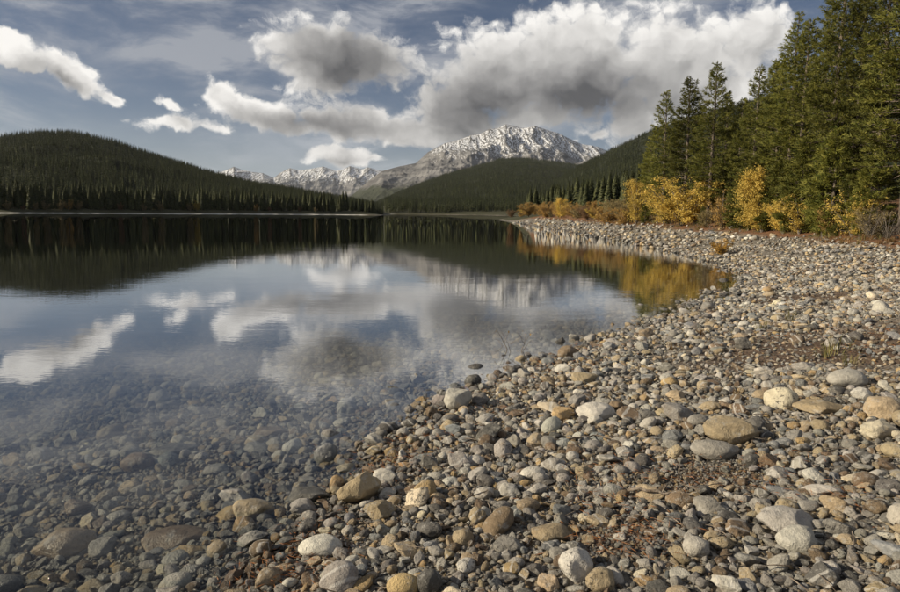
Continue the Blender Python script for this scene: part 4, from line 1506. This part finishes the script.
def needle_litter():
    r = np.random.default_rng(95)
    V, F = [], []
    cnt = 0
    spots = [at(*p) for p in [(290, 575), (300, 560), (275, 585), (385, 478), (400, 470), (352, 440), (460, 425), (470, 400), (560, 372), (600, 350), (415, 455), (320, 530), (440, 440), (520, 385)]]
    spots += [pix_ground(*p)[:2] for p in [(615, 545), (610, 505), (640, 540), (820, 500), (770, 470), (690, 480), (860, 330), (870, 350), (600, 470), (780, 270), (850, 260)]]
    for (cx, cy) in spots:
        d = math.hypot(cx, cy)
        n = 150 if d < 12 else 60
        rad = 0.045 * d
        q = r.normal(0, rad, (n, 2)) + np.array([cx, cy])
        z = ground_z(q[:, 0], q[:, 1]) + r.uniform(0.012, 0.05, n)
        a = r.uniform(0, 6.28, n)
        L = r.uniform(0.014, 0.034, n) * max(1, d / 6)
        w = 0.0009 * max(1, d / 5)
        for i in range(n):
            dx, dy = math.cos(a[i]) * L[i], math.sin(a[i]) * L[i]
            tz = r.normal(0, 0.2) * L[i]
            V += [(q[i, 0] - dx, q[i, 1] - dy, z[i] - tz), (q[i, 0] + w * math.sin(a[i]), q[i, 1] - w * math.cos(a[i]), z[i] + w), (q[i, 0] + dx, q[i, 1] + dy, z[i] + tz),
                  (q[i, 0] - w * math.sin(a[i]), q[i, 1] + w * math.cos(a[i]), z[i] - w)]
            F.append((cnt, cnt + 1, cnt + 2, cnt + 3))
            cnt += 4
    m, t, out = material("fallen_needles")
    pos = geo(t)
    principled(t, out, t.mix(t.noise(pos, 30, 2, .5), (0.17, 0.06, 0.022, 1), (0.36, 0.15, 0.05, 1)), 0.8, 0.2)
    o = obj("needle_litter", mesh_from("needle_litter", V, F, m))
    tag(o, "orange fallen needles caught between stones near the waterline", 'needles', kind='stuff')


needle_litter()


def stick(pts_px, rad, label, lift=0.04):
    P = []
    for (px, py) in pts_px:
        x, y, z = pix_ground(px, py)
        P.append((x, y, z + lift + random.uniform(0, 0.02)))
    P = np.array(P)
    k = np.linspace(0, 1, len(P))
    kk = np.linspace(0, 1, 12)
    Q = np.stack([np.interp(kk, k, P[:, i]) for i in range(3)], -1) + np.random.default_rng(int(pts_px[0][0])).normal(0, rad * 0.6, (12, 3))
    s = Soup()
    c = Q.mean(0)
    s.tube(Q - c, rad * (1.1 - 0.6 * kk), 7)
    side = Q[6] - c
    d = Q[8] - Q[5]
    s.tube([side, side + d * 0.4 + np.array([0, 0.03, 0.04])], [rad * 0.5, rad * 0.2], 5)
    o = obj("driftwood_stick", s.mesh("driftwood_stick", M_TWIG, True))
    o.location = c
    tag(o, label, 'stick')


stick([(628, 497), (650, 500), (668, 502), (688, 500)], 0.009, "long thin grey stick lying across the mid-beach gravel")
stick([(455, 516), (470, 506), (488, 500)], 0.006, "short twig caught among small cobbles above the waterline")
stick([(570, 447), (595, 441), (612, 444)], 0.007, "curved bleached twig lying flat behind pale cobbles")
stick([(818, 243), (845, 248), (872, 246)], 0.05, "bleached log at the top of the beach below the pines")
stick([(845, 300), (870, 304), (893, 301)], 0.03, "weathered branch stranded on the upper beach shingle")

# the drowned twig and grass tufts
x, y = at(515, 349)
s = Soup()
rq = np.random.default_rng(5)
for i in range(6):
    a = rq.uniform(0, 6.28)
    top = np.array([math.cos(a) * rq.uniform(.15, .6), math.sin(a) * .4, rq.uniform(0.08, 0.30)])
    s.tube([(0, 0, -0.5), top * 0.45 + np.array([0, 0, -0.1]), top * np.array([0.8, .8, .7]), top], [0.006, 0.005, 0.003, 0.0015], 4)
    s.tube([top * 0.55, top * 0.55 + np.array([rq.normal(0, .09), rq.normal(0, .09), 0.10])], [0.004, 0.002], 3)
tw = obj("drowned_twig", s.mesh("stems", M_TWIG, True))
tw.location = (x, y, 0.0)
lf = Soup()
for i in range(10):
    p = np.array([rq.uniform(-.3, .3), rq.uniform(-.2, .2), rq.uniform(.12, .36)])
    b = rq.normal(0, .02, (2, 3))
    lf.add([p, p + b[0], p + b[1]], [(0, 1, 2)], rq.uniform())
lo = obj("leaves", lf.mesh("leaves", M_LEAF), tw)
lo.color = ORANGE
tag(tw, "bare drowned twig sticking out of the calm shallow water", 'twig')
GT = [(735, 396, 0.14), (828, 358, 0.20), (836, 352, 0.22), (700, 335, 0.2), (762, 330, 0.2), (790, 322, 0.22), (672, 350, .16), (848, 366, .16)]
for i, (px, py, h) in enumerate(GT):
    x, y, z = pix_ground(px, py)
    o = obj("grass_tuft", TUFTS[3 if i % 3 else 0])
    o.location = (x, y, z)
    o.scale = (h / 0.36,) * 3
    o.rotation_euler = (0, 0, i)
    tag(o, "small sparse tuft of dry grass growing through the shingle", 'grass', 'grass tufts on the beach')



def debris():
    r = np.random.default_rng(123)
    s = Soup()
    n = 0
    while n < 420:
        a = math.radians(r.uniform(-22, 38))
        d = 2.6 + 22 * r.uniform() ** 1.1
        x, y = d * math.sin(a), d * math.cos(a)
        b = float(beach_pos([x], [y])[0])
        if b < 0.15 or b > 8.5:
            continue
        z = float(ground_z([x], [y])[0]) + r.uniform(0.02, 0.045)
        L = r.uniform(0.02, 0.07) * (1 + d / 9)
        t = r.uniform(0, 6.28)
        v = np.array([math.cos(t) * L, math.sin(t) * L, r.normal(0, 0.12) * L])
        p = np.array([x, y, z])
        k = r.normal(0, 0.12, 3) * L
        w = r.uniform(0.001, 0.0024) * (1 + d / 10)
        s.tube([p - v, p + k, p + v], [w, w, w * 0.5], 4)
        n += 1
    o = obj("twig_debris", s.mesh("twig_debris", M_TWIG))
    tag(o, "small dead twigs and bits of wood strewn between the beach stones", 'twigs', kind='stuff')


debris()

# ------------------------------------------------------------------ the air between here and the mountains
m, t, out = material("haze")
pv = t.new('ShaderNodeVolumePrincipled')
pv.inputs['Color'].default_value = (0.86, 0.91, 1.0, 1)
pv.inputs['Density'].default_value = 2.0e-5
pv.inputs['Anisotropy'].default_value = 0.2
t.l.new(pv.outputs[0], out.inputs['Volume'])
HX0, HX1, HY0, HY1, HZ0, HZ1 = -14000.0, 14000.0, -3000.0, 21000.0, -30.0, 1500.0
V = [(x, y, z) for z in (HZ0, HZ1) for (x, y) in ((HX0, HY0), (HX1, HY0), (HX1, HY1), (HX0, HY1))]
o = obj("haze", mesh_from("haze", V, [(3, 2, 1, 0), (4, 5, 6, 7), (0, 1, 5, 4), (1, 2, 6, 5), (2, 3, 7, 6), (3, 0, 4, 7)], m))
tag(o, "thin blue haze between the lake and the far mountains", 'haze', kind='stuff')
